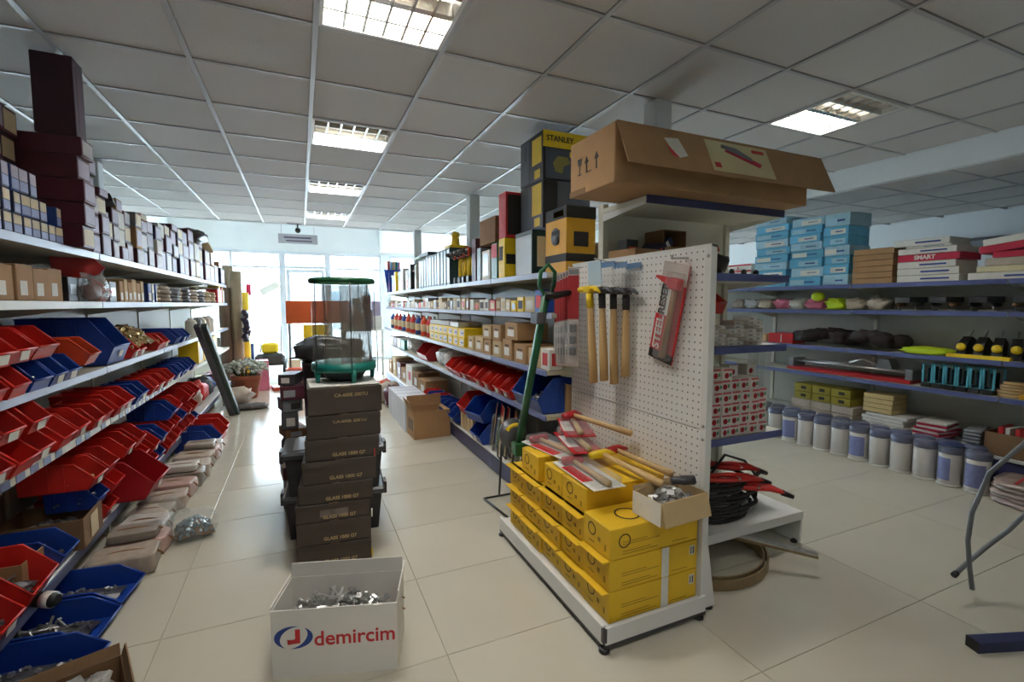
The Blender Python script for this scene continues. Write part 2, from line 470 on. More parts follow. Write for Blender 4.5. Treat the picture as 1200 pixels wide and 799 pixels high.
for k in range(7):
    f = part('window', MB().box(-8+2.4*k, -.05, .9, -6.6+2.4*k, .02, 2.3), M_WHITE, bw)
    part('pane', MB().box(-7.9+2.4*k, -.07, 1.0, -6.7+2.4*k, -.05, 2.2), mat('far_glass', rgb(120,140,150), .2), f)
# ================================================================= SHELVING RUNS
def shelving(name, label, xf, sg, ys, depth, shelves, ztop, base, backmat=M_BACK, kick=M_NAVY, upm=M_CREAM):
    """gondola run along Y. xf = front x, sg = +1 faces +X, -1 faces -X. shelves: (z_top, depth, strip_mat or fn(bay))"""
    t = thing(name, label, 'shelving', (xf, ys[0], 0))
    y0 = ys[0]
    def B(a, b, c, d, e, f, mb=None):           # a,d = distance behind the front
        xa, xb = -sg*a, -sg*d
        return (mb or MB()).cbox(min(xa, xb), b, c, max(xa, xb), e, f, .003)
    for k, y in enumerate(ys):
        part('upright', B(depth, y-y0-.02, 0, depth+.05, y-y0+.02, ztop), upm, t)
    for k in range(len(ys)-1):
        a, b = ys[k]-y0+.022, ys[k+1]-y0-.022
        part('back_panel', B(depth+.01, a, .12, depth+.03, b, ztop-.02), backmat, t)
        bz, bd = base
        bo = part('base_deck', B(0, a-.02, bz-.025, depth, b+.02, bz), M_WHITE, t)
        if kick: part('kick_plate', B(.012, a-.02, .012, .03, b+.02, bz-.026), kick, bo)
        st = shelves[-1][2]
        for (z, d, sm) in shelves:
            off = depth-d
            so = part('shelf', B(off+.006, a-.015, z-.03, depth, b+.015, z), M_CREAM, t)
            part('price_strip', B(off, a-.018, z-.036, off+.005, b+.018, z+.004), sm(k) if callable(sm) else sm, so)
            for yy in (a-.004, b-.004):
                so2 = MB().prism([(-sg*depth, z-.03), (-sg*depth, z-.10), (-sg*(off+.12), z-.04), (-sg*(off+.12), z-.03)], 'y', yy, yy+.006)
                part('bracket', so2, upm, so)
    return t

# bin shelving along the aisle
LZ = (1.75, 1.46, 1.06, .74); LB = .175
LX = -1.10
LYS = [.98, 2.32, 3.66, 5.0, 6.34, 7.70, 9.06]
shelving('bin_shelving', 'long run of metal shelving full of red and blue bins along the aisle', LX, 1, LYS, .50,
         [(LZ[0], .50, M_STRIPL), (LZ[1], .50, lambda k: M_STRIPC if k < 2 else M_STRIPL), (LZ[2], .50, lambda k: M_STRIPL if k < 6 else M_STRIPL), (LZ[3], .50, lambda k: M_STRIPC)],
         2.0, (LB, .5), kick=None)
# price cards along the fourth shelf of the bin shelving
root = [o for o in bpy.data.objects if o.name == 'bin_shelving'][0]
sh = [o for o in root.children if o.name.startswith('shelf') and abs(max(v.co.z for v in o.data.vertices)-LZ[3]) < .002]
card_me = MB().box(.0005, -.035, -.034, .002, .035, .001).mesh('price_card', M_NAVY)
for o in sh[:3]:
    ymid = [v.co.y for v in o.data.vertices]
    a, b = min(ymid), max(ymid)
    n = int((b-a)/.115)
    for q in range(n):
        if R.random() < .85: part('price_card', card_me, None, o, (0, a+.06+q*.115, LZ[3]))
# blue strip face of the lower deck
deck = [o for o in root.children if o.name.startswith('base_deck')]
for o in deck:
    ymid = [v.co.y for v in o.data.vertices]
    part('price_strip', MB().cbox(-.002, min(ymid), LB-.06, .004, max(ymid), LB-.006, .002), mat('strip_slate', rgb(98,102,128), .4), o)
    part('support_foot', MB().box(-.48, min(ymid)+.02, 0, -.05, min(ymid)+.05, LB-.03), M_CREAM, o)

# double-sided aisle gondola, aisle side
MZ = (1.655, 1.385, 1.005, .70); MBZ = .18
MX = 1.47
MYS = [2.74, 3.74, 4.86, 5.98, 7.10, 8.22, 9.34]
shelving('aisle_gondola', 'long white metal gondola with mixed goods behind the pegboard stand', MX, -1, MYS, .44,
         [(MZ[0], .44, M_STRIPL), (MZ[1], .40, M_STRIPL), (MZ[2], .44, lambda k: M_STRIP if k == 0 else M_STRIPL), (MZ[3], .44, lambda k: M_STRIP if k == 0 else M_STRIPL)],
         1.9, (MBZ, .44), backmat=mat('gondola_back', (.50,.50,.48), .35, var=.06), kick=M_NAVY)

# shelving with the white buckets in front
RZ = (1.64, 1.385, 1.0, .715); RBZ = .25
RX = 4.98
RYS = [-.4, .7, 1.8, 2.95, 4.1, 5.25, 6.4]
shelving('bucket_shelving', 'dark loaded metal shelving with white buckets lined up in front', RX, -1, RYS, .46,
         [(RZ[0], .46, M_STRIP), (RZ[1], .42, M_STRIP), (RZ[2], .44, M_STRIP), (RZ[3], .46, M_STRIP)],
         1.75, (RBZ, .46), kick=M_NAVY)

# ================================================================= STACKING BINS
def bin_mesh(L, W, Hh, m):
    """open-fronted stacking bin, front toward +X, origin centre of base"""
    t = .004
    x0, x1 = -L/2, L/2
    b = MB()
    prof = [(x0+.01, 0), (x1-.03*L/.3, 0), (x1, Hh*.40), (x1-.36*L*.75, Hh), (x0, Hh)]
    for q in (-1, 1):
        y = q*(W/2-t/2)
        b.prism(prof, 'y', y-t/2, y+t/2)
    b.box(x0+.01, -W/2, 0, x1-.03*L/.3, W/2, t)
    b.prism([(x0+.01, 0), (x0+.014, 0), (x0+t, Hh), (x0, Hh)], 'y', -W/2, W/2)
    fx = x1-.03*L/.3
    b.prism([(fx-.004, 0), (fx, 0), (x1, Hh*.40), (x1-.006, Hh*.40)], 'y', -W/2, W/2)
    for k in range(3):
        xx = x0+L*(.2+.2*k)
        for q in (-1, 1): b.box(xx-.003, q*W/2-.003, .01, xx+.003, q*W/2+.003, Hh-.01)
    return b.mesh('bin_body', m)
def rim_mesh(L, W, Hh, m):
    x0, x1 = -L/2, L/2; b = MB(); r = .005
    for q in (-1, 1):
        y = q*W/2
        b.tube([(x0, y, Hh), (x1-.27*L, y, Hh), (x1, y, Hh*.40)], r, 5)
    b.tube([(x1, -W/2, Hh*.40), (x1, W/2, Hh*.40)], r, 5)
    b.tube([(x0, -W/2, Hh), (x0, W/2, Hh)], r, 5)
    return b.mesh('rim', m)
def heap_mesh(key, lx, ly, n, size, m, hz=.05, long=False):
    def mk():
        r = random.Random(hash(key) % 999 if not isinstance(key, str) else sum(map(ord, key)))
        b = MB()
        # mound underneath so that the heap is not hollow
        N = 8
        nm_ = N*N
        vs = [((i/N-.5)*lx, (j/N-.5)*ly, max(0.002, hz*(1-((i/N-.5)*2)**2*.6)*(1-((j/N-.5)*2)**2*.6))+r.uniform(-.2, .2)*hz*.6) for i in range(N+1) for j in range(N+1)]
        b.add(vs, [(i*(N+1)+j, (i+1)*(N+1)+j, (i+1)*(N+1)+j+1, i*(N+1)+j+1) for i in range(N) for j in range(N)])
        for _ in range(n):
            u, v = r.uniform(-.46, .46), r.uniform(-.46, .46)
            z = hz*(1-(u*2)**2*.6)*(1-(v*2)**2*.6)+r.uniform(-.1, .9)*size*.5
            M = T(u*lx, v*ly, z, r.uniform(0, 6.3), r.uniform(-.6, .6), r.uniform(-.6, .6))
            s = size*r.uniform(.6, 1.2)
            if long:
                b.box(-s, -s*.1, -s*.1, s, s*.1, s*.1, M).box(s*.8, -s*.22, -s*.22, s, s*.22, s*.22, M)
            elif r.random() < .5:
                b.box(-s*.5, -s*.3, -s*.3, s*.5, s*.3, s*.3, M)
            else:
                b.lathe([(s*.35, -s*.3), (s*.35, s*.3)], 6, M, smooth=False)
        me = b.mesh('heap', m); me.materials.append(M_DSTEEL if m is M_STEEL else M_KRAFTD)
        for q in range(nm_): me.polygons[q].material_index = 1
        return me
    return cached(('heap', key), mk)
BSZ = {'S': (.24, .145, .125), 'M': (.33, .165, .145), 'L': (.42, .26, .20), 'X': (.46, .34, .30)}
BMAT = {'red': M_RED, 'blue': M_BLUE, 'orange': M_ORANGE, 'crimson': M_DRED}
RMAT = BMAT
card2 = MB().box(0, -.032, -.02, .0015, .032, .02).mesh('label_card', M_PAPER)
def put_bin(col, sz, x, y, z, label, group, rz=0.0, card=True, fill=None, ry=0.0, dims=None):
    """x = position of the bin front; rz=0 faces +X, PI faces -X"""
    L, W, Hh = dims or BSZ[sz]
    t = thing('stacking_bin', label, 'bin', (x-math.cos(rz)*L/2, y-math.sin(rz)*L/2, z), rz, group, ry=ry)
    part('bin_body', cached(('bin', L, W, Hh, col), lambda: bin_mesh(L, W, Hh, BMAT[col])), None, t)
    part('rim', cached(('rim', L, W, Hh, col), lambda: rim_mesh(L, W, Hh, RMAT[col])), None, t)
    if card:
        o = part('label_card', card2, None, t, (L/2-.008*L/.3+.001, 0, Hh*.22), (0, math.radians(14), 0))
    if fill:
        m, kind = fill
        h = heap_mesh(('b', sz, m.name, kind, round(L, 2), round(W, 2)), L*.80, W*.86, 42, .022 if kind != 'long' else .035, m, Hh*.38, kind == 'long')
        o = bpy.data.objects.new('bin_contents', h)
        o.location = (t.location.x-.02*math.cos(rz), y, z+.008); o.rotation_euler = (0, 0, rz)
        tag(link(o), None, None, None, 'stuff')
        o['label'] = 'metal pieces in '+label; o['category'] = 'hardware'
        o['label'] = ' '.join(o['label'].split()[:16])
    return t
def row_bins(spec, x, z, shelfname, rz, landmark, tier=0, count0=0, group=None):
    """spec: list of (colour, size, y, fill)"""
    for k, (c, s, y, f) in enumerate(spec):
        lvl = ['lower', 'second', 'third'][tier]
        lab = '%s bin, %s tier of %s, %s from %s' % (c, lvl, shelfname, nth(k+1+count0), landmark)
        put_bin(c, s, x+R.uniform(-.012, .012), y, z, lab, group, rz+R.uniform(-.05, .05), R.random() < .6, f)
FS = (M_STEEL, 'nut'); FB = (M_BRASS, 'nut'); FL = (M_STEEL, 'long')
def rf():
    return R.choice([None, FS, FS, FB, FL])
LMK = 'leaning profile'
bx = -1.075
# --- third shelf of the bin shelving
z = LZ[2]+.006
A = [('blue','S',5.9),('blue','S',5.72),('blue','M',5.5),('red','S',5.05),('red','S',4.86)]
row_bins([(c, s, y, rf()) for c, s, y in A], bx, z, 'third shelf of bin shelving', 0, LMK, 0, 0, 'bins on the third shelf')
A = [('red','S',4.35),('red','S',4.18)]
row_bins([(c, s, y, FB) for c, s, y in A], bx, z, 'third shelf of bin shelving', 0, LMK, 0, 5, 'bins on the third shelf')
put_bin('blue', 'X', bx+.0, 3.87, z, 'largest blue bin on third shelf of bin shelving beside the orange bin', 'bins on the third shelf', 0, True, FS, dims=(.46, .30, .29))
put_bin('orange', 'M', bx+.02, 3.36, z+.05, 'orange bin of brass fittings beside the largest blue bin', 'bins on the third shelf', .05, False, FB)
A = [('blue','S',3.10),('blue','S',2.94),('blue','S',2.78),('red','S',2.60),('red','S',2.44),('red','S',2.28)]
row_bins([(c, s, y, rf()) for c, s, y in A], bx+.01, z, 'third shelf of bin shelving', 0, 'the orange bin', 0, 0, 'bins on the third shelf')
A = [('red','M',2.86),('red','M',2.66),('red','M',2.46),('red','M',2.28)]
row_bins([(c, s, y, None) for c, s, y in A], bx+.02, z+.135, 'third shelf of bin shelving', 0, 'the orange bin', 1, 0, 'bins on the third shelf')
# --- fourth shelf
z = LZ[3]+.006
A = [('blue','S',6.05),('blue','S',5.88),('blue','S',5.70),('blue','S',5.52),('blue','S',5.34),('red','S',5.08),('red','S',4.90),('red','S',4.72),('red','S',4.54),('blue','S',4.30),
     ('blue','S',4.14),('red','M',3.92),('red','M',3.74),('red','S',3.56),('red','S',3.40),('red','M',3.20),('red','M',3.00),('red','M',2.78),('red','M',2.60),('red','M',2.42),('red','M',2.24)]
row_bins([(c, s, y, rf()) for c, s, y in A], bx+.01, z, 'fourth shelf of bin shelving', 0, LMK, 0, 0, 'bins on the fourth shelf')
A = [('red','S',2.72),('red','S',2.52),('red','S',2.34)]
row_bins([(c, s, y, rf()) for c, s, y in A], bx+.015, z+.148, 'fourth shelf of bin shelving', 0, 'the orange bin', 1, 0, 'bins on the fourth shelf')
# --- lower deck, three tiers
z = LB+.006
A = [('blue','S',6.05),('red','S',5.85),('red','S',5.66),('red','S',5.46),('red','M',5.26),('red','S',5.05),('red','S',4.86),('blue','S',4.66),('red','M',4.46),('red','M',4.26)]
row_bins([(c, s, y, rf()) for c, s, y in A], bx+.01, z, 'lower deck of bin shelving', 0, LMK, 0, 0, 'bins on the lower deck')
A = [('red','M',5.95),('red','M',5.72),('blue','M',5.46),('red','M',5.2),('red','M',4.96),('blue','M',4.66),('red','M',4.42),('red','M',4.18),('red','M',3.58),('blue','S',3.36)]
row_bins([(c, s, y, rf()) for c, s, y in A], bx+.02, z+.13, 'lower deck of bin shelving', 0, LMK, 1, 0, 'bins on the lower deck')
A = [('red','M',6.02),('red','M',5.78),('red','M',5.2),('blue','M',4.95),('red','M',4.05),('red','M',3.82),('red','M',3.46),('red','M',3.26)]
row_bins([(c, s, y, rf()) for c, s, y in A], bx+.03, z+.275, 'lower deck of bin shelving', 0, LMK, 2, 0, 'bins on the lower deck')
# supports behind tier-three gaps: plain lower bins in the near bay
A = [('red','M',3.54)]
row_bins([(c, s, y, FS) for c, s, y in A], bx-.01, z, 'lower deck of bin shelving', 0, 'the crimson bin', 0, 0, 'bins on the lower deck')
put_bin('crimson', 'X', -.90, 3.86, .176, 'big crimson bin sticking out of the lower deck above the sacks', 'bins on the lower deck', -.05, True, None, dims=(.60, .30, .26))
put_bin('blue', 'M', bx+.0, 2.96, z, 'blue bin beside the open carton on lower deck of bin shelving', 'bins on the lower deck', 0, False, FS)
put_bin('red', 'L', bx+.03, 2.62, z, 'wide red bin at the open carton on lower deck of bin shelving', 'bins on the lower deck', .05, False, FL)
put_bin('red', 'M', bx+.03, 2.36, z+.0, 'red bin past the wide red bin on lower deck of bin shelving', 'bins on the lower deck', 0, True, FS)
# --- bins on the floor in front of the bin shelving
for k, (c, s, x, y, rz) in enumerate([('blue','L',-.80,2.82,-.12),('blue','L',-.82,2.54,-.1),('blue','L',-.78,2.26,-.1),('blue','L',-.84,1.98,-.1)]):
    put_bin(c, s, x, y, .002, 'blue bin on the floor before the bin shelving, %s along from the grey sacks' % nth(k+1), 'blue bins on the floor', rz, False, FS if k != 1 else FL, dims=(.40, .25, .112))
for k, (x, y, c) in enumerate([(-.80,6.10,'red'),(-.78,5.84,'red'),(-.80,5.52,'blue')]):
    put_bin(c, 'L', x, y, .002, '%s bin standing on the floor, %s along from the foot of the metal profile' % (c, nth(k+1)), 'bins on the floor by the profile', -.1, False, FB, dims=(.36, .25, .20))
# aisle gondola: fourth shelf
z = MZ[3]+.006
mx = MX-.02
A = [('red','M',5.02),('red','M',4.82),('red','S',4.62),('red','M',4.42),('red','M',4.22),('red','M',4.02),('red','M',3.82),('red','M',3.60),('red','M',3.40)]
row_bins([(c, s, y, rf()) for c, s, y in A], mx, z, 'fourth shelf of aisle gondola', PI, 'the crimson tub', 0, 0, 'bins on the gondola shelf')
put_bin('blue', 'X', mx-.02, 3.00, z, 'deep blue bin at the end of aisle gondola beside the green bar', 'bins on the gondola shelf', PI, True, FS, dims=(.44, .42, .24))
put_bin('crimson', 'L', mx, 6.25, z, 'crimson tub on fourth shelf of aisle gondola', 'bins on the gondola shelf', PI, False, None, dims=(.36, .5, .2))
# base deck of the gondola
z = MBZ+.006
A = [('red','S',6.05),('blue','S',5.86),('red','S',5.68),('blue','S',5.48),('blue','S',5.3),('blue','M',5.12),('blue','M',4.94),('blue','M',4.76)]
row_bins([(c, s, y, rf()) for c, s, y in A], mx-.03, z+.02, 'base deck of aisle gondola', PI, 'the white cartons', 0, 0, 'bins on the gondola base')
put_bin('red', 'L', mx-.03, 4.44, z+.17, 'wide red bin on top of pale cartons on gondola base deck', 'bins on the gondola base', PI, False, FS)
put_bin('blue', 'L', mx-.05, 4.04, z+.19, 'blue bin stacked over another on gondola base deck', 'bins on the gondola base', PI+.25, False, None)
put_bin('blue', 'L', mx-.03, 4.04, z, 'blue bin underneath another on gondola base deck', 'bins on the gondola base', PI, True, None, dims=(.36, .26, .18))
# ================================================================= CARTONS
def face_patch(face, sx, sy, sz, u0, u1, v0, v1, th=.0012):
    """thin print or sticker sitting on one face of a box of size sx,sy,sz (origin centre of base)"""
    b = MB(); e = .0003
    if face in ('x+', 'x-'):
        q = 1 if face == 'x+' else -1
        xa, xb = q*(sx/2+e), q*(sx/2+e+th)
        b.box(min(xa, xb), (u0-.5)*sy, v0*sz, max(xa, xb), (u1-.5)*sy, v1*sz)
    elif face in ('y+', 'y-'):
        q = 1 if face == 'y+' else -1
        ya, yb = q*(sy/2+e), q*(sy/2+e+th)
        b.box((u0-.5)*sx, min(ya, yb), v0*sz, (u1-.5)*sx, max(ya, yb), v1*sz)
    else:
        b.box((u0-.5)*sx, (v0-.5)*sy, sz+e, (u1-.5)*sx, (v1-.5)*sy, sz+e+th)
    return b
def carton(name, label, cat, size, m, loc, rz=0, group=None, marks=(), rx=0, ry=0, lid=False):
    sx, sy, sz = [round(v, 3) for v in size]
    t = thing(name, label, cat, loc, rz, group, rx, ry)
    part('body', cached(('crt', sx, sy, sz, m.name), lambda: MB().cbox(-sx/2, -sy/2, 0, sx/2, sy/2, sz, .003).mesh('body', m)), None, t)
    for (nm, face, mm, u0, u1, v0, v1) in marks:
        part(nm, cached(('mk', face, sx, sy, sz, mm.name, u0, u1, v0, v1), lambda: face_patch(face, sx, sy, sz, u0, u1, v0, v1).mesh(nm, mm)), None, t)
    return t
def text_mesh(s, size, m, ext=.0006, bold=0.0):
    def mk():
        cu = bpy.data.curves.new('lettering', 'FONT'); cu.body = s; cu.size = size; cu.align_x = 'CENTER'; cu.align_y = 'CENTER'
        cu.extrude = ext; cu.resolution_u = 3; cu.offset = bold
        ob = bpy.data.objects.new('lettering_tmp', cu); C.objects.link(ob)
        dg = bpy.context.evaluated_depsgraph_get()
        me = bpy.data.meshes.new_from_object(ob.evaluated_get(dg))
        me.materials.clear(); me.materials.append(m)
        bpy.data.objects.remove(ob); bpy.data.curves.remove(cu)
        return me
    return cached(('txt', s, size, m.name, bold), mk)
FACE_ROT = {'y-': (PI/2, 0, 0), 'x-': (PI/2, 0, -PI/2), 'x+': (PI/2, 0, PI/2), 'z+': (0, 0, 0)}
def lettering(parent, s, size, m, face, pos, bold=0.0, roll=0.0, label=None):
    me = text_mesh(s, size, m, bold=bold)
    o = bpy.data.objects.new('lettering', me)
    e = Euler(FACE_ROT[face], 'XYZ').to_matrix() @ Euler((0, 0, roll), 'XYZ').to_matrix()
    o.rotation_euler = e.to_euler('XYZ'); o.location = pos
    link(o, parent)
    return o
def open_carton(name, label, size, m, loc, rz=0, group=None, flaps=(1,1,1,1), fh=None, cat='carton', t=.005, minner=None, droop=(.5,.5,.5,.5)):
    """open-topped box; flaps order -y, +x, +y, -x ; droop angle from vertical outward (radians)"""
    sx, sy, sz = size
    r = thing(name, label, cat, loc, rz, group)
    b = MB()
    b.box(-sx/2, -sy/2, 0, sx/2, sy/2, t)
    b.box(-sx/2, -sy/2, t, sx/2, -sy/2+t, sz).box(-sx/2, sy/2-t, t, sx/2, sy/2, sz)
    b.box(-sx/2, -sy/2+t, t, -sx/2+t, sy/2-t, sz).box(sx/2-t, -sy/2+t, t, sx/2, sy/2-t, sz)
    part('body', b, m, r)
    fh = fh or sy*.45
    spec = [((0, -sy/2, sz), 0, sx), ((sx/2, 0, sz), PI/2, sy), ((0, sy/2, sz), PI, sx), ((-sx/2, 0, sz), -PI/2, sy)]
    for k, (p, a, wd) in enumerate(spec):
        if not flaps[k]: continue
        f = MB().box(-wd/2+.004, -t/2, .001, wd/2-.004, t/2, fh*(flaps[k] if isinstance(flaps[k], float) else 1))
        o = part('flap', f, m, r, p)
        o.rotation_euler = (Matrix.Rotation(a, 3, 'Z') @ Matrix.Rotation(droop[k], 3, 'X')).to_euler('XYZ')
    return r
def superblob(b, c, r, seed, e=.5, amp=.06, n=18, m=10, M=None, freq=2.5):
    from mathutils import noise
    f = lambda v: math.copysign(abs(v)**e, v)
    vs = []; fs = []
    for i in range(m+1):
        t = PI*i/m
        for k in range(n):
            g = 2*PI*k/n
            d = Vector((f(math.sin(t))*f(math.cos(g)), f(math.sin(t))*f(math.sin(g)), f(math.cos(t))))
            q = 1+amp*2*noise.noise(d*freq+Vector((seed*5.1, seed*2.3, seed)))
            vs.append(Vector((d.x*r[0]*q, d.y*r[1]*q, d.z*r[2]*(q if d.z > 0 else 1)))+Vector(c))
    for i in range(m):
        for k in range(n):
            fs.append((i*n+k, (i+1)*n+k, (i+1)*n+(k+1) % n, i*n+(k+1) % n))
    return b.add(vs, fs, True, M)

# ----------------------------------------------------------------- top shelf of the bin shelving: lock boxes
z0 = LZ[0]+.0045
LAB = lambda m: [('front_label', 'x+', m, .08, .92, .12, .88)]
def lockstack(si, y, w, heights, mats, xf=-1.115, depth=.26, labm=None, ztwist=.03, where='on top shelf, %s stack past tall upright box'):
    z = z0
    for k, h in enumerate(heights):
        m = mats[k % len(mats)]
        nm = {M_MAROON.name: 'maroon', M_PLUM.name: 'dark plum', M_NBLUE.name: 'navy', M_KRAFT.name: 'kraft', M_BLACK.name: 'black', M_PAPER.name: 'white', M_GREY.name: 'grey', M_KRAFTD.name: 'brown'}[m.name]
        lab = '%s box %s, %s up' % (nm, (where % nth(si)) if '%s' in where else where, nth(k+1))
        carton('lock_box', lab, 'box', (depth, w-.006, h-.003), m, (xf-depth/2+R.uniform(-.012, .012), y, z), R.uniform(-ztwist, ztwist), 'boxes on the top shelf of the bin shelving',
               LAB(labm or R.choice([M_LILAC, M_LILAC, M_LILAC, mat('grey_label', rgb(184,176,180), .5, var=.15, scale=40), M_CARD])) if m is not M_PAPER else ())
        z += h
# wall of maroon boxes, near part (stacked along the aisle), behind the small navy boxes
for k, y in enumerate([2.36, 2.50, 2.64, 2.78, 2.92, 3.06, 3.20]):
    lockstack(7-k, y, .14, [.135, .13, .13, .13, .13], [M_MAROON, M_PLUM], xf=-1.28, where='in wall behind navy boxes, %s stack from tall upright box')
lockstack(1, 3.37, .16, [.12, .12, .12, .12, .10], [M_MAROON], xf=-1.045, depth=.30, where='in the stack under the tall upright box')
# tall upright box on top
carton('lock_box', 'tallest plum box standing upright on the maroon stack, almost touching the ceiling', 'box', (.17, .14, .405), M_PLUM, (-1.14, 3.37, z0+.583), .02, None,
       [('front_label', 'x+', M_MAROON, .3, .7, .1, .9)])
# stacks towards the entrance
ST = [(3.52,.12,[.115,.115,.115,.115,.12]),(3.65,.12,[.115,.115,.115,.115,.10]),
      (3.79,.15,[.13,.12,.11,.05]),(3.94,.13,[.12,.12,.06]),(4.08,.13,[.12,.11,.11]),(4.23,.14,[.10,.12,.12,.09]),(4.38,.14,[.14,.13,.10]),
      (4.55,.16,[.12,.16,.11]),(4.72,.16,[.12,.14,.10,.05]),(4.90,.18,[.16,.12,.10]),(5.10,.18,[.13,.12,.12]),(5.30,.2,[.18,.12,.12]),(5.52,.22,[.18,.16,.10]),
      (5.76,.22,[.16,.12,.14,.06]),(6.0,.22,[.2,.16,.12]),(6.26,.26,[.2,.14,.14]),(6.54,.26,[.2,.2,.14]),(6.84,.28,[.22,.2]),(7.15,.3,[.2,.2,.1]),(7.48,.3,[.22,.18]),(7.85,.34,[.22,.18]),(8.25,.36,[.26]),(8.65,.36,[.24,.1])]
PAL = [M_MAROON, M_MAROON, M_PLUM, M_MAROON, M_NBLUE, M_PAPER, M_KRAFT, M_PLUM, M_GREY]
for k, (y, w, hs) in enumerate(ST):
    q = [R.choice(PAL[:4] if k < 4 else PAL) for _ in hs]
    lockstack(1+k, y, w, hs, q, xf=-1.12+R.uniform(-.02, .02), depth=.26 if k < 16 else .3)
# small navy boxes with cream labels in front of the maroon wall
n = 0
for row in range(3):
    for k in range(12):
        y = 2.33+k*.078+R.uniform(-.006, .006)
        if row == 2 and k > 8: continue
        if row == 1 and k == 10: continue
        n += 1
        h = [.085, .095, .11][row]
        carton('cylinder_box', 'navy box with cream label before maroon wall, %s row up, %s from its far end' % (nth(row+1), nth(12-k)), 'box',
               (.10, .068, h), M_NBLUE if (k+row) % 4 else M_BLUEP, (-1.165, y, z0+[0, .088, .186][row]), R.uniform(-.12, .12), 'small navy boxes on the top shelf',
               [('front_label', 'x+', M_CARD if row < 2 else M_LILAC, .08, .92, .5, .95), ('lower_label', 'x+', mat('pale_blue_label', rgb(140,150,196), .5), .08, .92, .08, .46)])
# kraft box lid and dark bag perched on the stacks
carton('open_case', 'dark framed case tipped on boxes of the top shelf near the column', 'case', (.2, .2, .05), M_BLACK, (-1.22, 4.06, z0+.345), .2, None, [('window', 'x+', M_SILVER, .1, .9, .2, .8)], ry=-.3)
b = MB(); superblob(b, (0, 0, .09), (.17, .26, .09), 3, .7, .2)
solo('work_bag', b, M_DSTEEL, 'dark crumpled tool bag lying on top of the far boxes', 'bag', (-1.22, 6.95, z0+.42))
carton('flat_box', 'flattened tan carton leaning over the far boxes on the top shelf', 'carton', (.28, .6, .03), M_KRAFTL, (-1.2, 7.45, z0+.43), .05, None, (), rx=-.12)

# ----------------------------------------------------------------- second shelf of the bin shelving
z0 = LZ[1]+.0045
for k, y in enumerate([2.34, 2.49, 2.66, 2.83, 2.98, 3.12]):
    carton('kraft_box', 'kraft box with white label on second shelf of bin shelving, %s from the film bag' % nth(6-k), 'box', (.24, .145, .15+.01*(k % 2)), M_KRAFT, (-1.24, y, z0), R.uniform(-.03, .03),
           'kraft boxes on the second shelf', [('front_label', 'x+', M_PAPER, .18, .6, .15, .55), ('tape', 'z+', M_TAPE, .0, 1.0, .42, .58)])
for k, (y, m, nm) in enumerate([(3.32, M_BLACK, 'black'), (3.46, M_GREY, 'grey'), (3.92, M_GREY, 'grey')]):
    carton('parts_box', '%s parts box on second shelf of bin shelving, %s along from kraft boxes' % (nm, nth(k+1)), 'box', (.2, .12, .13), m, (-1.22, y, z0), 0, 'dark boxes on the second shelf', [('front_label', 'x+', M_SILVER, .2, .8, .3, .7)])
t = thing('film_bag', 'half-full clear plastic bag hanging over the edge of the second shelf', 'bag', (-1.09, 3.52, LZ[1]))
b = MB(); superblob(b, (0, 0, .08), (.05, .15, .075), 5, .8, .35, 18, 10, None, 4); part('film', b, M_WRAP, t)
b = MB(); superblob(b, (-.02, 0, .06), (.04, .09, .045), 6, .8, .25); part('contents', b, mat('pinkish_parts', rgb(140,100,98), .5), t)
put_bin('red', 'M', -1.08, 3.70, z0, 'red bin on second shelf of bin shelving behind the film bag', None, .1, True, None)
put_bin('red', 'S', -1.10, 3.72, z0+.15, 'tilted red bin above another behind the film bag', None, .3, False, None)
for k in range(6):
    carton('kraft_box', 'small tan box on second shelf of bin shelving, %s along from grey box' % nth(k+1), 'box', (.16, .085, .14+.02*(k % 2)), M_KRAFTL if k % 2 else M_KRAFT, (-1.20, 4.08+k*.095, z0), R.uniform(-.05, .05),
           'small tan boxes on the second shelf', [('front_label', 'x+', M_PAPER, .2, .8, .1, .45)])
for k in range(3):
    carton('blue_pack', 'blue and white pack on second shelf of bin shelving, %s past the tan boxes' % nth(k+1), 'pack', (.14, .06, .15), M_BLUEP if k % 2 == 0 else M_PAPER, (-1.18, 4.72+k*.09, z0), R.uniform(-.2, .2), 'blue and white packs',
           [('front_label', 'x+', M_PAPER if k % 2 == 0 else M_BLUEP, .1, .9, .1, .5)])
rk = [M_ROPE, M_SACK, M_GREY, M_ROPE, M_DSTEEL, M_SACK, M_ROPE, M_GREY, M_ROPE, M_SACK, M_ROPE]
for k, m in enumerate(rk):
    b = MB()
    rr = .09+.02*(k % 3)
    for q in range(4):
        b.tube([((rr-.01*(q % 2))*math.cos(a*PI/8), (rr-.01*(q % 2))*math.sin(a*PI/8), .022+q*.036+.004*math.sin(a*3)) for a in range(16)], .021, 6, True)
    solo('rope_coil', b, m, 'coil of %s on second shelf of bin shelving, %s along from blue packs' % ({M_ROPE.name:'natural rope', M_SACK.name:'pale cord', M_GREY.name:'grey hose', M_DSTEEL.name:'dark cable'}[m.name], nth(k+1)),
         'coil', (-1.24, 5.12+k*.29, z0), k, 'coils on the second shelf')
for k in range(7):
    m = [M_REDP, M_PAPER, M_YELB, M_PAPER, M_REDP, M_KRAFT, M_PAPER][k]
    carton('carton', 'upright pack at far end of second shelf of bin shelving, %s from last coil' % nth(k+1), 'pack', (.15, .09, .2+.03*(k % 3)), m, (-1.2, 8.30+k*.1, z0), R.uniform(-.1, .1), 'upright packs by the coils')
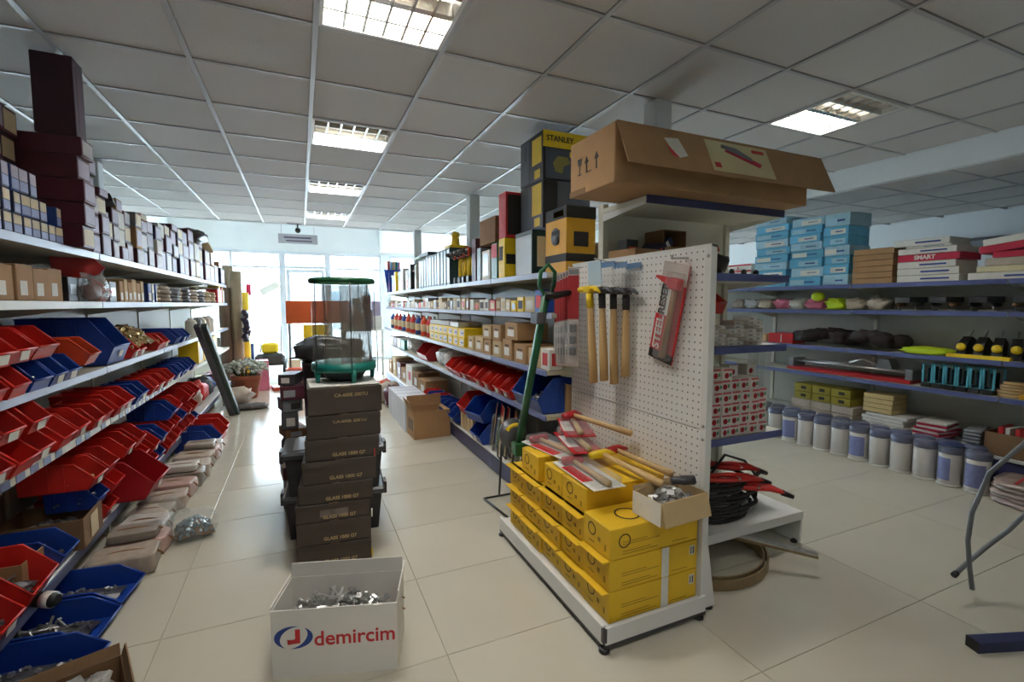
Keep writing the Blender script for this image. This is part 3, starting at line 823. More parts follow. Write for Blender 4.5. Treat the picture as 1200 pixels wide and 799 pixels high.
# dark tools and brass fittings at the back of the third shelf
z0 = LZ[2]+.0045
b = MB(); 
for k in range(5): b.blob((R.uniform(-.03,.03), -.3+k*.14, .10+.05*R.random()), (.06, .1, .11), k, .2)
b.tube([(0, -.1, .1), (.02, -.08, .27)], .007, 6)
solo('tool_pile', b, M_BLACK, 'pile of black rubber parts behind the blue bins of the third shelf', 'parts pile', (-1.46, 3.1, z0+.06))
o = solo('brass_fittings', heap_mesh('brassrow', .30, .75, 160, .04, M_BRASS, .20), None, 'loose brass fittings heaped past the largest blue bin', 'fittings', (-1.26, 4.55, z0)); o['kind'] = 'stuff'
for k in range(5):
    m = [M_PAPER, M_GREY, M_PAPER, M_SACK, M_PAPER][k]
    b = MB().lathe([(.055, 0), (.06, .01), (.06, .17), (.05, .19), (.03, .20), (.03, .22)], 14)
    solo('spray_can', b, m, 'pale canister on third shelf past the leaning profile, %s along' % nth(k+1), 'canister', (-1.18, 6.6+k*.3, z0), 0, 'canisters past the profile')
z0 = LZ[3]+.0045
for k in range(4):
    carton('yellow_carton', 'yellow carton with white panel on fourth shelf past the profile, %s along' % nth(k+1), 'carton', (.2, .3, .26), M_YELB, (-1.22, 6.75+k*.36, z0), 0, 'yellow cartons past the profile', [('front_label', 'x+', M_PAPER, .2, .8, .1, .7)])
for k in range(3):
    b = MB(); superblob(b, (0, 0, .15), (.15, .15, .13), k, .7, .15)
    solo('parts_sack', b, [M_SACK, M_RED, M_DSTEEL, M_SACK][k], 'stuffed sack on lower deck past the profile, %s along' % nth(k+1), 'sack', (-1.28, 6.7+k*.42, LB), 0, 'sacks past the profile')

# ----------------------------------------------------------------- open cartons on the lower deck and things on the floor
t = open_carton('open_carton', 'open brown carton of metal parts on lower deck beside the blue bin', (.34, .3, .16), M_KRAFTD, (-1.24, 3.26-.05, LB+.003), .05, None, (0, 0, 0, 0))
part('price_tag', MB().box(.172, -.05, .02, .174, .06, .14), M_CARD, t)
o = solo('loose_parts', heap_mesh('oc1', .31, .27, 80, .03, M_STEEL, .10), None, 'steel parts filling the open brown carton on the lower deck', 'hardware', (-1.24, 3.21, LB+.012), .05); o['kind'] = 'stuff'
t = open_carton('open_carton', 'second open carton on lower deck between blue bin and wide red bin', (.30, .2, .13), M_KRAFT, (-1.30, 2.80, LB+.003), -.03, None, (0, 0, 0, 0))
o = solo('loose_parts', heap_mesh('oc2', .27, .17, 60, .03, M_BRASS, .09), None, 'brass parts filling the carton beside the wide red bin', 'hardware', (-1.30, 2.80, LB+.012)); o['kind'] = 'stuff'
# stack of grey wrapped sacks on the floor
M_SACKP = mat('printed_sack', rgb(176,162,146), .5, var=.22, scale=18, bump=.25, bscale=22)
M_SACKG = mat('grey_film_sack', rgb(140,132,122), .35, var=.22, scale=16, bump=.3, bscale=26)
sk = [(-.92, 3.12, 0, .17, .10, .055), (-.90, 3.33, 0, .16, .09, .05), (-.92, 3.32, .103, .13, .08, .025), (-.93, 3.55, 0, .14, .11, .055), (-.95, 3.78, 0, .13, .10, .045), (-.93, 4.00, 0, .15, .10, .05), (-.92, 4.22, 0, .15, .10, .06),
      (-.90, 4.43, 0, .16, .09, .065), (-.91, 4.43, .133, .13, .08, .025), (-.89, 4.66, 0, .16, .11, .06), (-.90, 4.90, 0, .16, .11, .065), (-.88, 5.13, 0, .15, .10, .06), (-.89, 5.12, .123, .13, .09, .025), (-.88, 5.33, 0, .15, .08, .06)]
for k, (x, y, zz, a, b_, c) in enumerate(sk):
    t = thing('wrapped_sack', 'grey wrapped sack on floor under bin shelving, %s from floor bins%s' % (nth(k+1), ', on top' if zz else ''), 'sack', (x, y, zz), R.uniform(-.12, .12), 'wrapped sacks on the floor')
    b = MB(); superblob(b, (0, 0, c), (a*.9, b_, c), k+3, .22, .045, 28, 14); part('sack_body', b, [M_SACKP, M_SACKG, M_SACK, mat('pink_film_sack', rgb(176,146,136), .4, var=.2, scale=20, bump=.2), mat('white_film_sack', rgb(200,196,188), .35, var=.16, scale=20, bump=.2)][k*3 % 5], t)
    part('strap', MB().tube([(a*1.02*math.cos(q*PI/12)**1, 0, c+c*1.03*math.sin(q*PI/12)) for q in range(0, 13)], .006, 5), M_WOODD, t)
t = thing('bag_of_bolts', 'clear plastic bag full of shiny bolts on the aisle floor', 'bag', (-.655, 3.44, 0), .3)
o = part('bolts', heap_mesh('bolts', .2, .2, 170, .026, mat('bluish_bolts', rgb(150,170,180), .25, metal=.8, var=.3, scale=60), .10), None, t)
b = MB(); superblob(b, (0, 0, .075), (.135, .13, .085), 4, .75, .09); b.tube([(-.06, .02, .13), (-.09, .04, .2), (-.13, .05, .26)], [.06, .035, .05], 8); part('film', b, M_FILM, t)
t = open_carton('open_carton', 'open brown carton of wrapped parts on the floor by the blue floor bins', (.30, .26, .20), M_KRAFTD, (-.72, 1.86, 0), .35, None, (0, .5, .5, 0), fh=.08, droop=(.3,.3,.3,.3))
b = MB()
for k in range(16): superblob(b, (R.uniform(-.10,.10), R.uniform(-.08,.08), .14+R.uniform(0,.06)), (.05,.035,.03), k, .6, .5, 12, 8, None, 5)
o = solo('wrapped_parts', b, mat('crumpled_foil', rgb(150,148,144), .35, var=.5, scale=40), 'crumpled wrapped parts inside the carton by the floor bins', 'parts', (-.72, 1.86, .0), .35)
t = thing('spray_bottle', 'black bottle with white label lying in the blue floor bins', 'bottle', (-1.06, 2.60, .185), -.5)
part('bottle', MB().tube([(-.12, 0, 0), (-.1, 0, 0), (.06, 0, 0), (.08, 0, 0)], [.015, .032, .032, .02], 12), M_BLACK, t)
part('label', MB().tube([(.02, 0, 0), (.06, 0, 0)], .0335, 12), M_PAPER, t)
# dark profile leaning against the shelving
t = thing('metal_profile', 'dark green double metal profile leaning against the bin shelving', 'metal profile', (-.86, 7.05, 0))
pa, pb = Vector((0, 0, .012)), Vector((-.16, -1.05, 1.22))
for k, m in enumerate((M_DSTEEL, mat('slate_green_metal', rgb(76,92,88), .35, metal=.4, var=.1))):
    d = (pb-pa); L_ = d.length
    q = d.to_track_quat('Z', 'X')
    o = part('rail', MB().cbox(-.025, -.03, 0, .025, .03, L_, .004), m, t, tuple(pa+Vector((.055*k, .05*k, 0))))
    o.rotation_euler = q.to_euler('XYZ')
# ================================================================= AISLE GONDOLA GOODS
GL = 'aisle gondola'
z0 = MZ[0]+.0045
# yellow and black power tool boxes at the near end of the top shelf
def tool_box(label, x, y, z, sx, sy, sz, body, panel, extra=()):
    return carton('power_tool_box', label, 'box', (sx, sy, sz), body, (x, y, z), 0, None, panel+list(extra))
t = tool_box('yellow power tool box with grey top band behind the pegboard', 1.735, 2.90, z0, .23, .29, .44, mat('yellow_orange_print', rgb(226,168,40), .45, var=.08),
         [('print_band', 'x-', M_INK, 0, 1, .82, 1.0), ('print_band', 'x-', M_INK, 0, 1, .17, .29), ('print_band', 'y-', M_INK, 0, 1, .82, 1.0), ('print_band', 'y-', M_INK, 0, 1, .17, .29), ('panel', 'y-', M_INK, .25, .75, .4, .62),
          ('brand_patch', 'x-', M_YELB, .12, .6, .86, .95)])
saw = part('saw_picture', MB().lathe([(.06, 0), (.06, .001)], 16, T(-.1165, .0, .25, 0, 0, -PI/2)), M_GREY, t)
part('saw_picture', MB().lathe([(.03, 0), (.03, .001)], 12, T(-.118, -.03, .22, 0, 0, -PI/2)), M_INK, t)
part('saw_picture', MB().box(-.1185, -.06, .26, -.117, .05, .29), M_INK, t)
for k, zz in enumerate((.345, .695)):
    t = carton('power_tool_box', ['black and yellow tool box, lower of two stacked over the dark green binder', 'black and yellow tool box touching the ceiling, upper of two on the gondola'][k], 'box',
               (.40, .38, .345), M_BLACK, (1.83, 3.30, z0+zz), 0, 'black and yellow tool boxes',
               [('yellow_panel', 'x-', M_YELB, .06, .46, .36, .9), ('yellow_panel', 'x-', M_YELB, .12, .36, .06, .24), ('grey_panel', 'x-', mat('slate_print', rgb(78,86,98), .4), .6, .95, .05, .95),
                ('yellow_band', 'y-', M_YELB, 0, 1, .66, 1.0), ('grey_panel', 'y-', mat('slate_print', rgb(78,86,98), .4), .05, 1, .02, .64)] if k else
               [('yellow_panel', 'x-', M_YELB, .06, .46, .3, .95), ('yellow_panel', 'x-', M_YELB, .12, .36, .06, .24), ('grey_panel', 'x-', mat('slate_print', rgb(78,86,98), .4), .6, .95, .05, .95), ('grey_panel', 'y-', mat('slate_print', rgb(78,86,98), .4), .3, 1, .1, 1)])
    if k:
        lettering(t, 'STANLEY', .055, M_INK, 'y-', (-.06, -.1925, .29), .001)
        part('drill_picture', MB().prism([(-.10,.06),(-.04,.05),(-.03,.10),(.03,.13),(.0,.17),(-.08,.17),(-.12,.12)], 'y', -.194, -.192), mat('dull_yellow', rgb(150,140,70), .5), t)
        part('price_sticker', MB().box(.02, -.1945, .17, .13, -.193, .21, None), M_YELB, t)
        lettering(t, 'STANLEY', .028, M_INK, 'x-', (-.2025, .095, .25), 0, PI/2)
t = carton('binder_box', 'dark green box with cream square label under the tool boxes', 'box', (.34, .30, .335), M_DGREEN, (1.735, 3.30, z0), 0, None,
       [('front_label', 'y-', M_CARD, .12, .92, .2, .86), ('side_sheet', 'x-', mat('pale_sheet', rgb(206,216,226), .4), .04, .96, .04, .9)])
# boxes along the top shelf
T1 = [(3.60,.12,.32,M_YELB,'yellow and black box under the red box',[('black_panel','x-',M_INK,.3,.9,.45,.8),('black_panel','y-',M_INK,.05,.6,.35,.6)]),
      (3.76,.13,.30,M_GREEN,'green and red box beside the yellow box',[('red_panel','x-',M_REDP,.05,.95,.6,.97),('red_panel','y-',M_REDP,.05,.95,.6,.97)]),
      (3.96,.20,.26,M_PAPER,'white glossy box under the brown carton',[('grey_lines','x-',M_SILVER,.2,.8,.15,.9)]),
      (4.14,.10,.30,mat('grey_blue_print', rgb(140,156,166), .4),'grey blue box between white box and dark case',[]),
      (4.28,.12,.40,M_MAROON,'dark red upright box beside the power drills',[])]
for (y, w, h, m, lab, mk) in T1:
    carton('boxed_tool', lab+' on gondola top shelf', 'box', (.26, w, h), m, (1.64, y, z0), R.uniform(-.02, .02), None, mk)
carton('boxed_tool', 'tall red and black box standing above the yellow box on the gondola', 'box', (.26, .14, .36), M_REDP, (1.65, 3.61, z0+.325), .02, None, [('black_panel', 'y-', M_INK, .06, .94, .06, .94)])
carton('kraft_carton', 'brown carton on glossy boxes of the gondola top shelf', 'carton', (.28, .36, .22), M_KRAFTD, (1.66, 3.95, z0+.315), .02, None, [('tape', 'z+', M_TAPE, .0, 1, .45, .55)])
# cordless drills standing on the shelf
def drill(label, y, k):
    t = thing('power_drill', label, 'drill', (1.58, y, z0), PI+R.uniform(-.2, .2), 'drills on the gondola top shelf')
    part('base', MB().cbox(-.05, -.04, 0, .08, .04, .07, .008), M_BLACK, t)
    part('grip', MB().tube([(0, 0, .06), (.01, 0, .16), (.0, 0, .27)], [.034, .024, .03], 10), M_YELB, t)
    part('motor_body', MB().tube([(-.1, 0, .30), (-.08, 0, .30), (.07, 0, .30), (.11, 0, .30)], [.03, .045, .045, .03], 12), M_BLACK, t)
    part('chuck', MB().tube([(.11, 0, .30), (.17, 0, .30)], [.028, .016], 10), M_DSTEEL, t)
    part('front_band', MB().tube([(.06, 0, .30), (.085, 0, .30)], .047, 12), M_ORANGE, t)
for k in range(4): drill('black and yellow cordless drill on gondola top shelf, %s from the dark red box' % nth(k+1), 4.45+k*.14, k)
# row of upright dark green binders
n = 0
for k in range(11):
    y = 5.06+k*.135
    n += 1
    carton('binder', 'upright dark green case with pale spine on gondola top shelf, %s from the drills' % nth(n), 'case', (.28, .12, .40-.015*(k // 4)), M_DGREEN, (1.63, y, z0), R.uniform(-.02, .02), 'dark green cases on the gondola',
           [('spine_label', 'x-', mat('steel_blue_print', rgb(150,170,188), .3), .12, .62 if k % 3 else .9, .06, .94)])
carton('flat_case', 'flat dark green case lying across the upright cases', 'case', (.30, .42, .045), M_DGREEN, (1.64, 6.2, z0+.41), .03)
carton('flat_case', 'flat pale green lid lying past the dark green case', 'case', (.30, .3, .03), mat('pale_green_board', rgb(170,196,186), .5), (1.64, 6.6, z0+.41), .03)
b = MB(); b.cbox(-.1, -.12, 0, .1, .12, .03, .004); b.tube([(0, 0, .03), (0, 0, .12)], [.05, .04], 10); b.blob((0, 0, .15), (.05, .05, .04), 3, .1, 10, 7, False)
solo('sander', b, M_YELB, 'small yellow sander on top of the dark green cases', 'power tool', (1.62, 5.2, z0+.41))
# mixed tools and bottles at the entrance end of the top shelf
for k in range(13):
    y = 6.72+k*.2
    h = [.34,.28,.38,.3,.26,.36,.32,.3,.34,.28,.3,.36,.3][k]
    m = [M_PAPER,M_WOODD,M_BLACK,M_PAPER,M_NBLUE,M_PAPER,M_DSTEEL,M_PAPER,M_YELB,M_BLUE,M_PAPER,M_BLUE,M_PINK][k]
    nm = {M_PAPER.name:'white',M_WOODD.name:'brown',M_BLACK.name:'black',M_NBLUE.name:'navy',M_DSTEEL.name:'grey',M_YELB.name:'yellow',M_BLUE.name:'blue',M_PINK.name:'pink'}[m.name]
    if k % 3 == 1:
        b = MB().tube([(0,0,0),(0,0,h*.7),(0,0,h*.75),(0,0,h)],[.05,.05,.03,.02],12).cbox(-.09,-.03,h*.9,.07,.03,h,.006)
        solo('spray_bottle', b, m, '%s trigger bottle on gondola top shelf, %s past the green cases' % (nm, nth(k+1)), 'bottle', (1.60, y, z0), 0, 'goods past the green cases')
    else:
        carton('boxed_goods', '%s upright box on gondola top shelf, %s past the green cases' % (nm, nth(k+1)), 'box', (.24, .16, h), m, (1.62, y, z0), R.uniform(-.1,.1), 'goods past the green cases', [('front_label','x-',M_ORANGE if k%2 else M_SILVER,.2,.8,.1,.5)])
# second shelf: small packs
z1 = MZ[1]+.0045
cols = [M_PAPER, M_PAPER, M_CARD, M_REDP, M_SILVER, M_KRAFTL, M_LBLUE, M_PAPER, M_WOODD]
nmz = {M_PAPER.name:'white',M_CARD.name:'cream',M_REDP.name:'red',M_SILVER.name:'silver',M_KRAFTL.name:'tan',M_LBLUE.name:'pale blue',M_WOODD.name:'brown',M_YELB.name:'yellow',M_BLUE.name:'blue',M_GREY.name:'grey',M_ORANGE.name:'orange',M_KRAFT.name:'kraft',M_BLACK.name:'black'}
y = 2.92; k = 0
while y < 9.2:
    k += 1
    wd = R.uniform(.10, .17); h = R.uniform(.07, .14)
    m = M_BLUE if k == 1 else (M_YELB if k in (3, 4) else R.choice(cols))
    carton('small_pack', '%s pack on second gondola shelf, %s from the pegboard end' % (nmz[m.name], nth(k)), 'pack', (.18, wd-.015, h if k != 1 else .16), m, (1.62, y+wd/2, z1), R.uniform(-.08, .08), 'small packs on the second gondola shelf',
           [('front_label', 'x-', R.choice([M_REDP, M_PAPER, M_CARD, M_INK, M_SILVER]), .15, .8, .2, .75)])
    y += wd
# third shelf: cartons, yellow boxes, red and white packs
z2 = MZ[2]+.0045
k = 0
for (y, w, h, zz, m) in [(2.95,.22,.13,0,M_KRAFTL),(3.20,.22,.14,0,M_KRAFT),(3.44,.2,.16,0,M_KRAFT),(3.66,.2,.13,0,M_KRAFTL),(3.88,.2,.13,0,M_KRAFT),(4.10,.2,.14,0,M_KRAFTL),(4.32,.18,.13,0,M_KRAFTL),(3.36,.26,.13,.163,M_KRAFT),(3.66,.2,.13,.135,M_KRAFT),(3.9,.2,.12,.133,M_KRAFTL)]:
    k += 1
    carton('kraft_box', '%s box with paper label on third gondola shelf, %s from the pegboard end%s' % ({M_KRAFT.name:'kraft',M_KRAFTL.name:'tan'}[m.name], nth(k), ', upper layer' if zz else ''), 'box', (.26, w-.012, h), m, (1.62, y, z2+zz), R.uniform(-.04, .04), 'kraft boxes on the third gondola shelf',
           [('front_label', 'x-', M_PAPER, .25, .8, .2, .6), ('print', 'x-', M_INK, .3, .7, .66, .74)])
k = 0
for row in range(2):
    for j in range(7):
        k += 1
        carton('yellow_box', 'yellow box with pale print on third gondola shelf, %s row, %s from kraft boxes' % (['lower','upper'][row], nth(j+1)), 'box', (.30, .19, .095), M_YELB, (1.64, 4.62+j*.2, z2+row*.097), R.uniform(-.04,.04), 'yellow boxes on the third gondola shelf',
               [('front_label','x-',M_PAPER,.1,.7,.2,.8),('print','x-',M_INK,.15,.5,.42,.56)])
for j in range(3):
    carton('film_pack', 'clear wrapped pack lying on the yellow boxes, %s from kraft boxes' % nth(j+1), 'pack', (.26, .3, .05), mat('milky_pack', rgb(190,190,188), .25, var=.2), (1.63, 4.9+j*.4, z2+.196), .1*j, 'packs on the yellow boxes')
for k in range(18):
    m = [M_REDP, M_PAPER, M_ORANGE, M_PAPER, M_BLUEP, M_REDP][k % 6]
    b = MB().lathe([(.045,0),(.05,.01),(.05,.2),(.03,.23),(.018,.24),(.018,.27)],12)
    t = thing('bottle', '%s bottle on third gondola shelf, %s past the yellow boxes' % ({M_REDP.name:'red',M_PAPER.name:'white',M_ORANGE.name:'orange',M_BLUEP.name:'blue'}[m.name], nth(k+1)), 'bottle', (1.56+.1*(k%2), 6.15+k*.17, z2), 0, 'bottles past the yellow boxes')
    part('bottle', b, m, t); part('label', MB().lathe([(.0515,.06),(.0515,.16)],12,None,True,False), M_CARD if m is not M_PAPER else M_REDP, t)
# fourth shelf extras
z3 = MZ[3]+.0045
for k in range(5):
    b = MB(); superblob(b, (0,0,.1), (.13,.14,.1), k+9, .7, .16)
    solo('wrapped_parts', b, M_WRAP if k % 2 else mat('white_bag', rgb(214,214,216), .35, var=.15), 'pale plastic bag of parts on fourth gondola shelf, %s from the crimson tub' % nth(k+1), 'bag', (1.64, 5.3+k*.17 if k < 3 else 6.4+k*.25, z3), 0, 'bags on the fourth gondola shelf')
for k in range(4):
    carton('teal_box', '%s box on fourth gondola shelf past the crimson tub, %s along' % (['teal','white','maroon','white'][k], nth(k+1)), 'box', (.24, .3, .16), [M_TEAL, M_PAPER, M_MAROON, M_PAPER][k], (1.62, 7.75+k*.34, z3), 0, 'boxes past the crimson tub')
carton('hardware_box', 'white box with red square at pegboard end of third gondola shelf', 'box', (.1, .12, .14), M_PAPER, (1.54, 2.80, z2), 0, None, [('red_square','x-',M_REDP,.2,.8,.2,.8),('red_square','y-',M_REDP,.2,.8,.2,.8)])
t = open_carton('open_carton', 'open kraft carton behind the deep blue bin at the gondola end', (.2, .12, .2), M_KRAFT, (1.74, 2.80, z3), 0, None, (0,0,0,0))
for k in range(2):
    carton('teal_case', 'teal case on gondola base deck behind the green bar, %s of two' % nth(k+1), 'case', (.22, .26, .2), mat('petrol_print', rgb(28,86,100), .45), (1.78, 2.94+k*.29, MBZ+.003), 0, 'teal cases on the base deck')
# pale cartons below the red bin, blister packs
for k in range(4):
    carton('pale_box', 'pale upright box under the wide red bin on gondola base, %s along' % nth(k+1), 'box', (.28, .085, .16), M_KRAFTL, (1.62, 4.30+k*.095, MBZ+.003), 0, 'pale boxes under the red bin')
for k in range(9):
    t = thing('blister_pack', 'clear blister pack with red header leaning on gondola base deck, %s from blue bins' % nth(k+1), 'blister pack', (1.50+.02*(k%2), 3.80-k*.068, MBZ+.004), -.35+R.uniform(-.1,.1), 'blister packs on the base deck', ry=.12)
    part('card', MB().box(0, -.07, 0, .004, .07, .40), M_CARD, t)
    part('header', MB().box(-.0015, -.07, .32, 0, .07, .40), M_REDP, t)
    part('print', MB().box(-.0015, -.05, .22, 0, .03, .27), M_REDP, t)
    part('bubble', MB().cbox(-.03, -.05, .03, -.001, .05, .3, .008), M_FILM, t)
    part('tool', MB().cbox(-.022, -.012, .04, -.004, .012, .28, .004), [M_BLACK, M_DSTEEL, M_GREEN][k%3], t)
for k in range(7):
    m = [M_KRAFT, M_KRAFTD, M_PAPER, M_KRAFT, M_MAROON, M_KRAFTL, M_KRAFT][k]
    carton('deck_carton', '%s carton on gondola base deck past the row of bins, %s along' % ({M_KRAFT.name:'kraft',M_KRAFTD.name:'brown',M_PAPER.name:'white',M_MAROON.name:'maroon',M_KRAFTL.name:'tan'}[m.name], nth(k+1)), 'carton', (.32, .38, .22+.05*(k%3)), m, (1.66, 6.45+k*.42, MBZ+.004), R.uniform(-.05,.05), 'cartons on the base deck', [('front_label','x-',M_PAPER if m is not M_PAPER else M_REDP,.2,.6,.3,.7)])
# cartons on the floor along the gondola
for k in range(5):
    carton('white_carton', 'white carton on the floor along the gondola, %s from the open kraft carton' % nth(k+1), 'carton', (.34, .21, .34), mat('white_board', rgb(212,214,222), .6, var=.06), (1.21, 5.42+k*.222, 0), R.uniform(-.03,.03), 'white cartons by the gondola', [('tape','z+',M_SILVER,.0,1,.4,.6),('seam','x-',mat('white_board', rgb(212,214,222), .6, var=.06),.48,.52,.02,.98)])
t = open_carton('open_carton', 'open kraft carton standing on the aisle floor by the gondola', (.40, .33, .30), M_KRAFT, (1.26, 5.12, 0), .03, None, (.3,.3,.9,.9), fh=.13, droop=(-2.2, -2.2, .1, .35))
for q in range(3): part('arrow_print', MB().box(-.2015, -.1+.075*q, .08, -.2002, -.06+.075*q, .2), M_INK, t)
carton('carton_insert', 'crumpled white paper inside the open kraft carton', 'paper', (.12, .08, .03), M_PAPER, (1.30, 5.08, .22), .6, None, ())
for k in range(3):
    b = MB(); superblob(b, (0,0,.14), (.16,.16,.14), k+20, .7, .2)
    solo('goods_bag', b, [M_MAROON, M_SACK, M_ORANGE][k], '%s bag of goods past the white cartons by the gondola' % ['dark red','pale','orange'][k], 'bag', (1.20-.04*k, 6.75+k*.34, 0))

# tall green bar clamp / jack standing by the gondola
t = thing('green_bar_jack', 'tall green jack bar with black crank standing between gondola and yellow cartons', 'jack', (1.30, 2.82, 0))
L1, L2 = Vector((.0, .0, .50)), Vector((.06, -.28, 1.52))
part('bar', MB().tube([L1, L1.lerp(L2, .5), L2], .026, 4), M_GREEN, t)
part('loop_head', MB().tube([L2+Vector((.0,.0,-.04)), L2+Vector((-.05,-.0,.04)), L2+Vector((-.045,-.01,.12)), L2+Vector((.0,-.02,.165)), L2+Vector((.045,-.02,.12)), L2+Vector((.05,-.0,.04))], .013, 6, True), M_GREEN, t)
part('crank', MB().tube([L2+Vector((-.01,0,-.02)), L2+Vector((.04,-.03,-.02)), L2+Vector((.14,-.06,-.0))], [.03,.022,.016], 8), M_BLACK, t)
part('foot_block', MB().cbox(-.035,-.04,.44,.035,.04,.53,.008), M_GREEN, t)
part('pawl', MB().cbox(-.03,-.33,1.33,.03,-.24,1.40,.006), M_DSTEEL, t)
# wire floor stand with a yellow reel
t = thing('wire_stand', 'thin black wire floor stand beside the yellow cartons', 'stand', (1.22, 3.0, 0))
part('base_frame', MB().tube([(-.02,.2,.012),(.2,.2,.012),(.06,-.2,.012),(.02,-.2,.012)], .008, 6, True), M_BLACK, t)
part('pole', MB().tube([(.10,.2,.012),(.08,.1,.44)], .008, 6), M_BLACK, t)
for q in range(3): part('prong', MB().tube([(.04+.04*q,.08,.44),(.04+.04*q,.08,.36),(.03+.04*q,-.0,.36)], .006, 5), M_BLACK, t)
t = thing('hose_reel', 'black disc with yellow arc on the wire stand', 'reel', (1.335, 2.98, .545), 0)
part('disc', MB().lathe([(.0,-.018),(.10,-.018),(.105,0),(.10,.018),(.0,.018)], 24, T(0,0,0,0,PI/2-.2,0)), M_DSTEEL, t)
part('yellow_arc', MB().tube([(.07*math.cos(a*PI/12), -.03-.014*math.sin(a*PI/12), .07*math.sin(a*PI/12)) for a in range(2,11)], .014, 6), M_YELB, t)
# ================================================================= AISLE: CARTON STACK
tops = [(0, .13, .155, -.12), (.13, .13, .150, -.10), (.26, .10, .145, -.08), (.36, .11, .165, -.09), (.47, .13, .185, -.08), (.60, .12, .20, -.06), (.72, .13, .205, -.03), (.85, .15, .21, .0)]
for k, (z, h, x, rz) in enumerate(tops):
    t = carton('brown_carton', 'dark brown carton with gold print in the aisle stack, %s from the floor' % nth(k+1), 'carton', (.385, .36, h-.004), M_DKBOX, (x, 2.89, z+.001), rz, 'dark brown cartons in the aisle',
               [('tape', 'z+', M_TAPE, .44, .56, 0, 1)] + ([('tape', 'y-', mat('clear_tape', rgb(120,112,104), .15, var=.3, scale=30), .32, .70, .25, .95)] if k == 2 else []))
    lettering(t, 'GLASS 1000 G7' if k < 6 else 'CA-600E 200TU', .026, mat('gold_ink', rgb(196,170,120), .5), 'y-', (.03, -.181, (h-.004)*(.22 if k < 6 else .70)), .0004)
    part('lid_edge', MB().box(-.193, -.183, h-.034, .193, -.1805, h-.005), M_DKBOX, t)
for k, (x, z, m) in enumerate([(.345, .59, M_REDP), (.318, .02, M_YELB), (.322, .25, M_PAPER)]):
    carton('price_tab', ['red', 'yellow', 'white'][k]+' tab stuck at the edge of the brown carton stack', 'tab', (.008, .004, .05), m, (x+.01, 2.692 if k else 2.70, z))
carton('paper_sheet', 'white paper sheets under the green-rimmed drum', 'paper', (.37, .33, .006), M_PAPER, (.21, 2.89, 1.0), .03)
# green rimmed transparent drum
t = thing('mesh_drum', 'clear drum with teal base and green rim on top of the brown cartons', 'drum', (.225, 2.93, 1.006))
part('pan', MB().lathe([(.06, .0), (.10, .012), (.125, .05), (.13, .06)], 28), M_BLACK, t)
part('base_ring', MB().lathe([(.15, .062), (.178, .062), (.182, .075), (.178, .105), (.165, .11), (.0, .112)], 36), M_TEAL, t)
part('top_rim', MB().lathe([(.158, .562), (.178, .560), (.183, .568), (.183, .582), (.174, .590), (.158, .588), (.158, .562)], 36, None, True, False), M_GREEN, t)
part('clear_wall', MB().lathe([(.17, .108), (.17, .555)], 36, None, True, False), clear('smoky_film', rgb(120,116,110), .30, .12), t)
b = MB(); N = 40
def net(f, z0_, z1_, r0, r1):
    vs = []
    for i in range(13):
        zz = z0_+(z1_-z0_)*i/12
        for k in range(N):
            a = f[0]+(f[1]-f[0])*k/(N-1)
            rr = (r0+(r1-r0)*i/12)*(1+.06*math.sin(9*a+i*.4)+.03*math.sin(23*a))
            vs.append((rr*math.cos(a), rr*math.sin(a), zz))
    b.add(vs, [(i*N+k, i*N+k+1, (i+1)*N+k+1, (i+1)*N+k) for i in range(12) for k in range(N-1)], True)
net((-1.75, 2.3), .113, .555, .155, .140)
part('crumpled_net', b, clear('brown_net', rgb(120,112,98), .62, .6), t)
for k in range(5):
    a = -2.6+k*1.18
    part('rod', MB().tube([(.178*math.cos(a), .178*math.sin(a), .08), (.178*math.cos(a), .178*math.sin(a), .57)], .003, 5), M_DSTEEL, t)
for a in (-2.7, -1.35, .2, 1.6):
    part('foot', MB().tube([(.165*math.cos(a), .165*math.sin(a), .0), (.165*math.cos(a), .165*math.sin(a), .075)], [.012, .018], 8), M_TEAL, t)
b = MB(); superblob(b, (0, 0, .03), (.08, .05, .03), 8, .8, .2)
solo('orange_cloth', b, M_ORANGE, 'orange cloth beside the drum behind the carton stack', 'cloth', (.40, 3.3, .553))
# black lidded crates behind the stack
for k in range(2):
    t = thing('storage_crate', 'black lidded crate behind the brown cartons, %s of two' % ['lower', 'upper'][k], 'crate', (.175, 3.28, .275*k), [-.08, -.04][k], 'black crates behind the cartons')
    part('tub', MB().prism([(-.26, 0), (.26, 0), (.285, .235), (-.285, .235)], 'y', -.18, .18), M_BLACK, t)
    part('lid', MB().cbox(-.305, -.2, .225, .305, .2, .272, .012), mat('grey_black_lid', (.05,.055,.06), .3, var=.1), t)
    for q in (-1, 1): part('latch', MB().cbox(q*.315-.012, -.05, .17, q*.315+.012, .05, .25, .004), M_BLACK, t)
    part('top_panel', MB().cbox(-.24, -.14, .2725, .24, .14, .276, .002), mat('grey_lid_panel', rgb(120,124,128), .3), t)
t = thing('dustbin', 'tall black bin behind the carton stack', 'bin', (.21, 3.86, 0))
part('body', MB().lathe([(.17, 0), (.20, .5), (.215, 1.0), (.22, 1.02), (.205, 1.02), (.19, .06), (.0, .05)], 24), M_BLACK, t)
b = MB(); superblob(b, (-.02, 0, 1.10), (.25, .2, .10), 14, .8, .18); part('bag', b, mat('grey_black_film', rgb(70,74,78), .22, var=.4, scale=12), t)
zz = 0
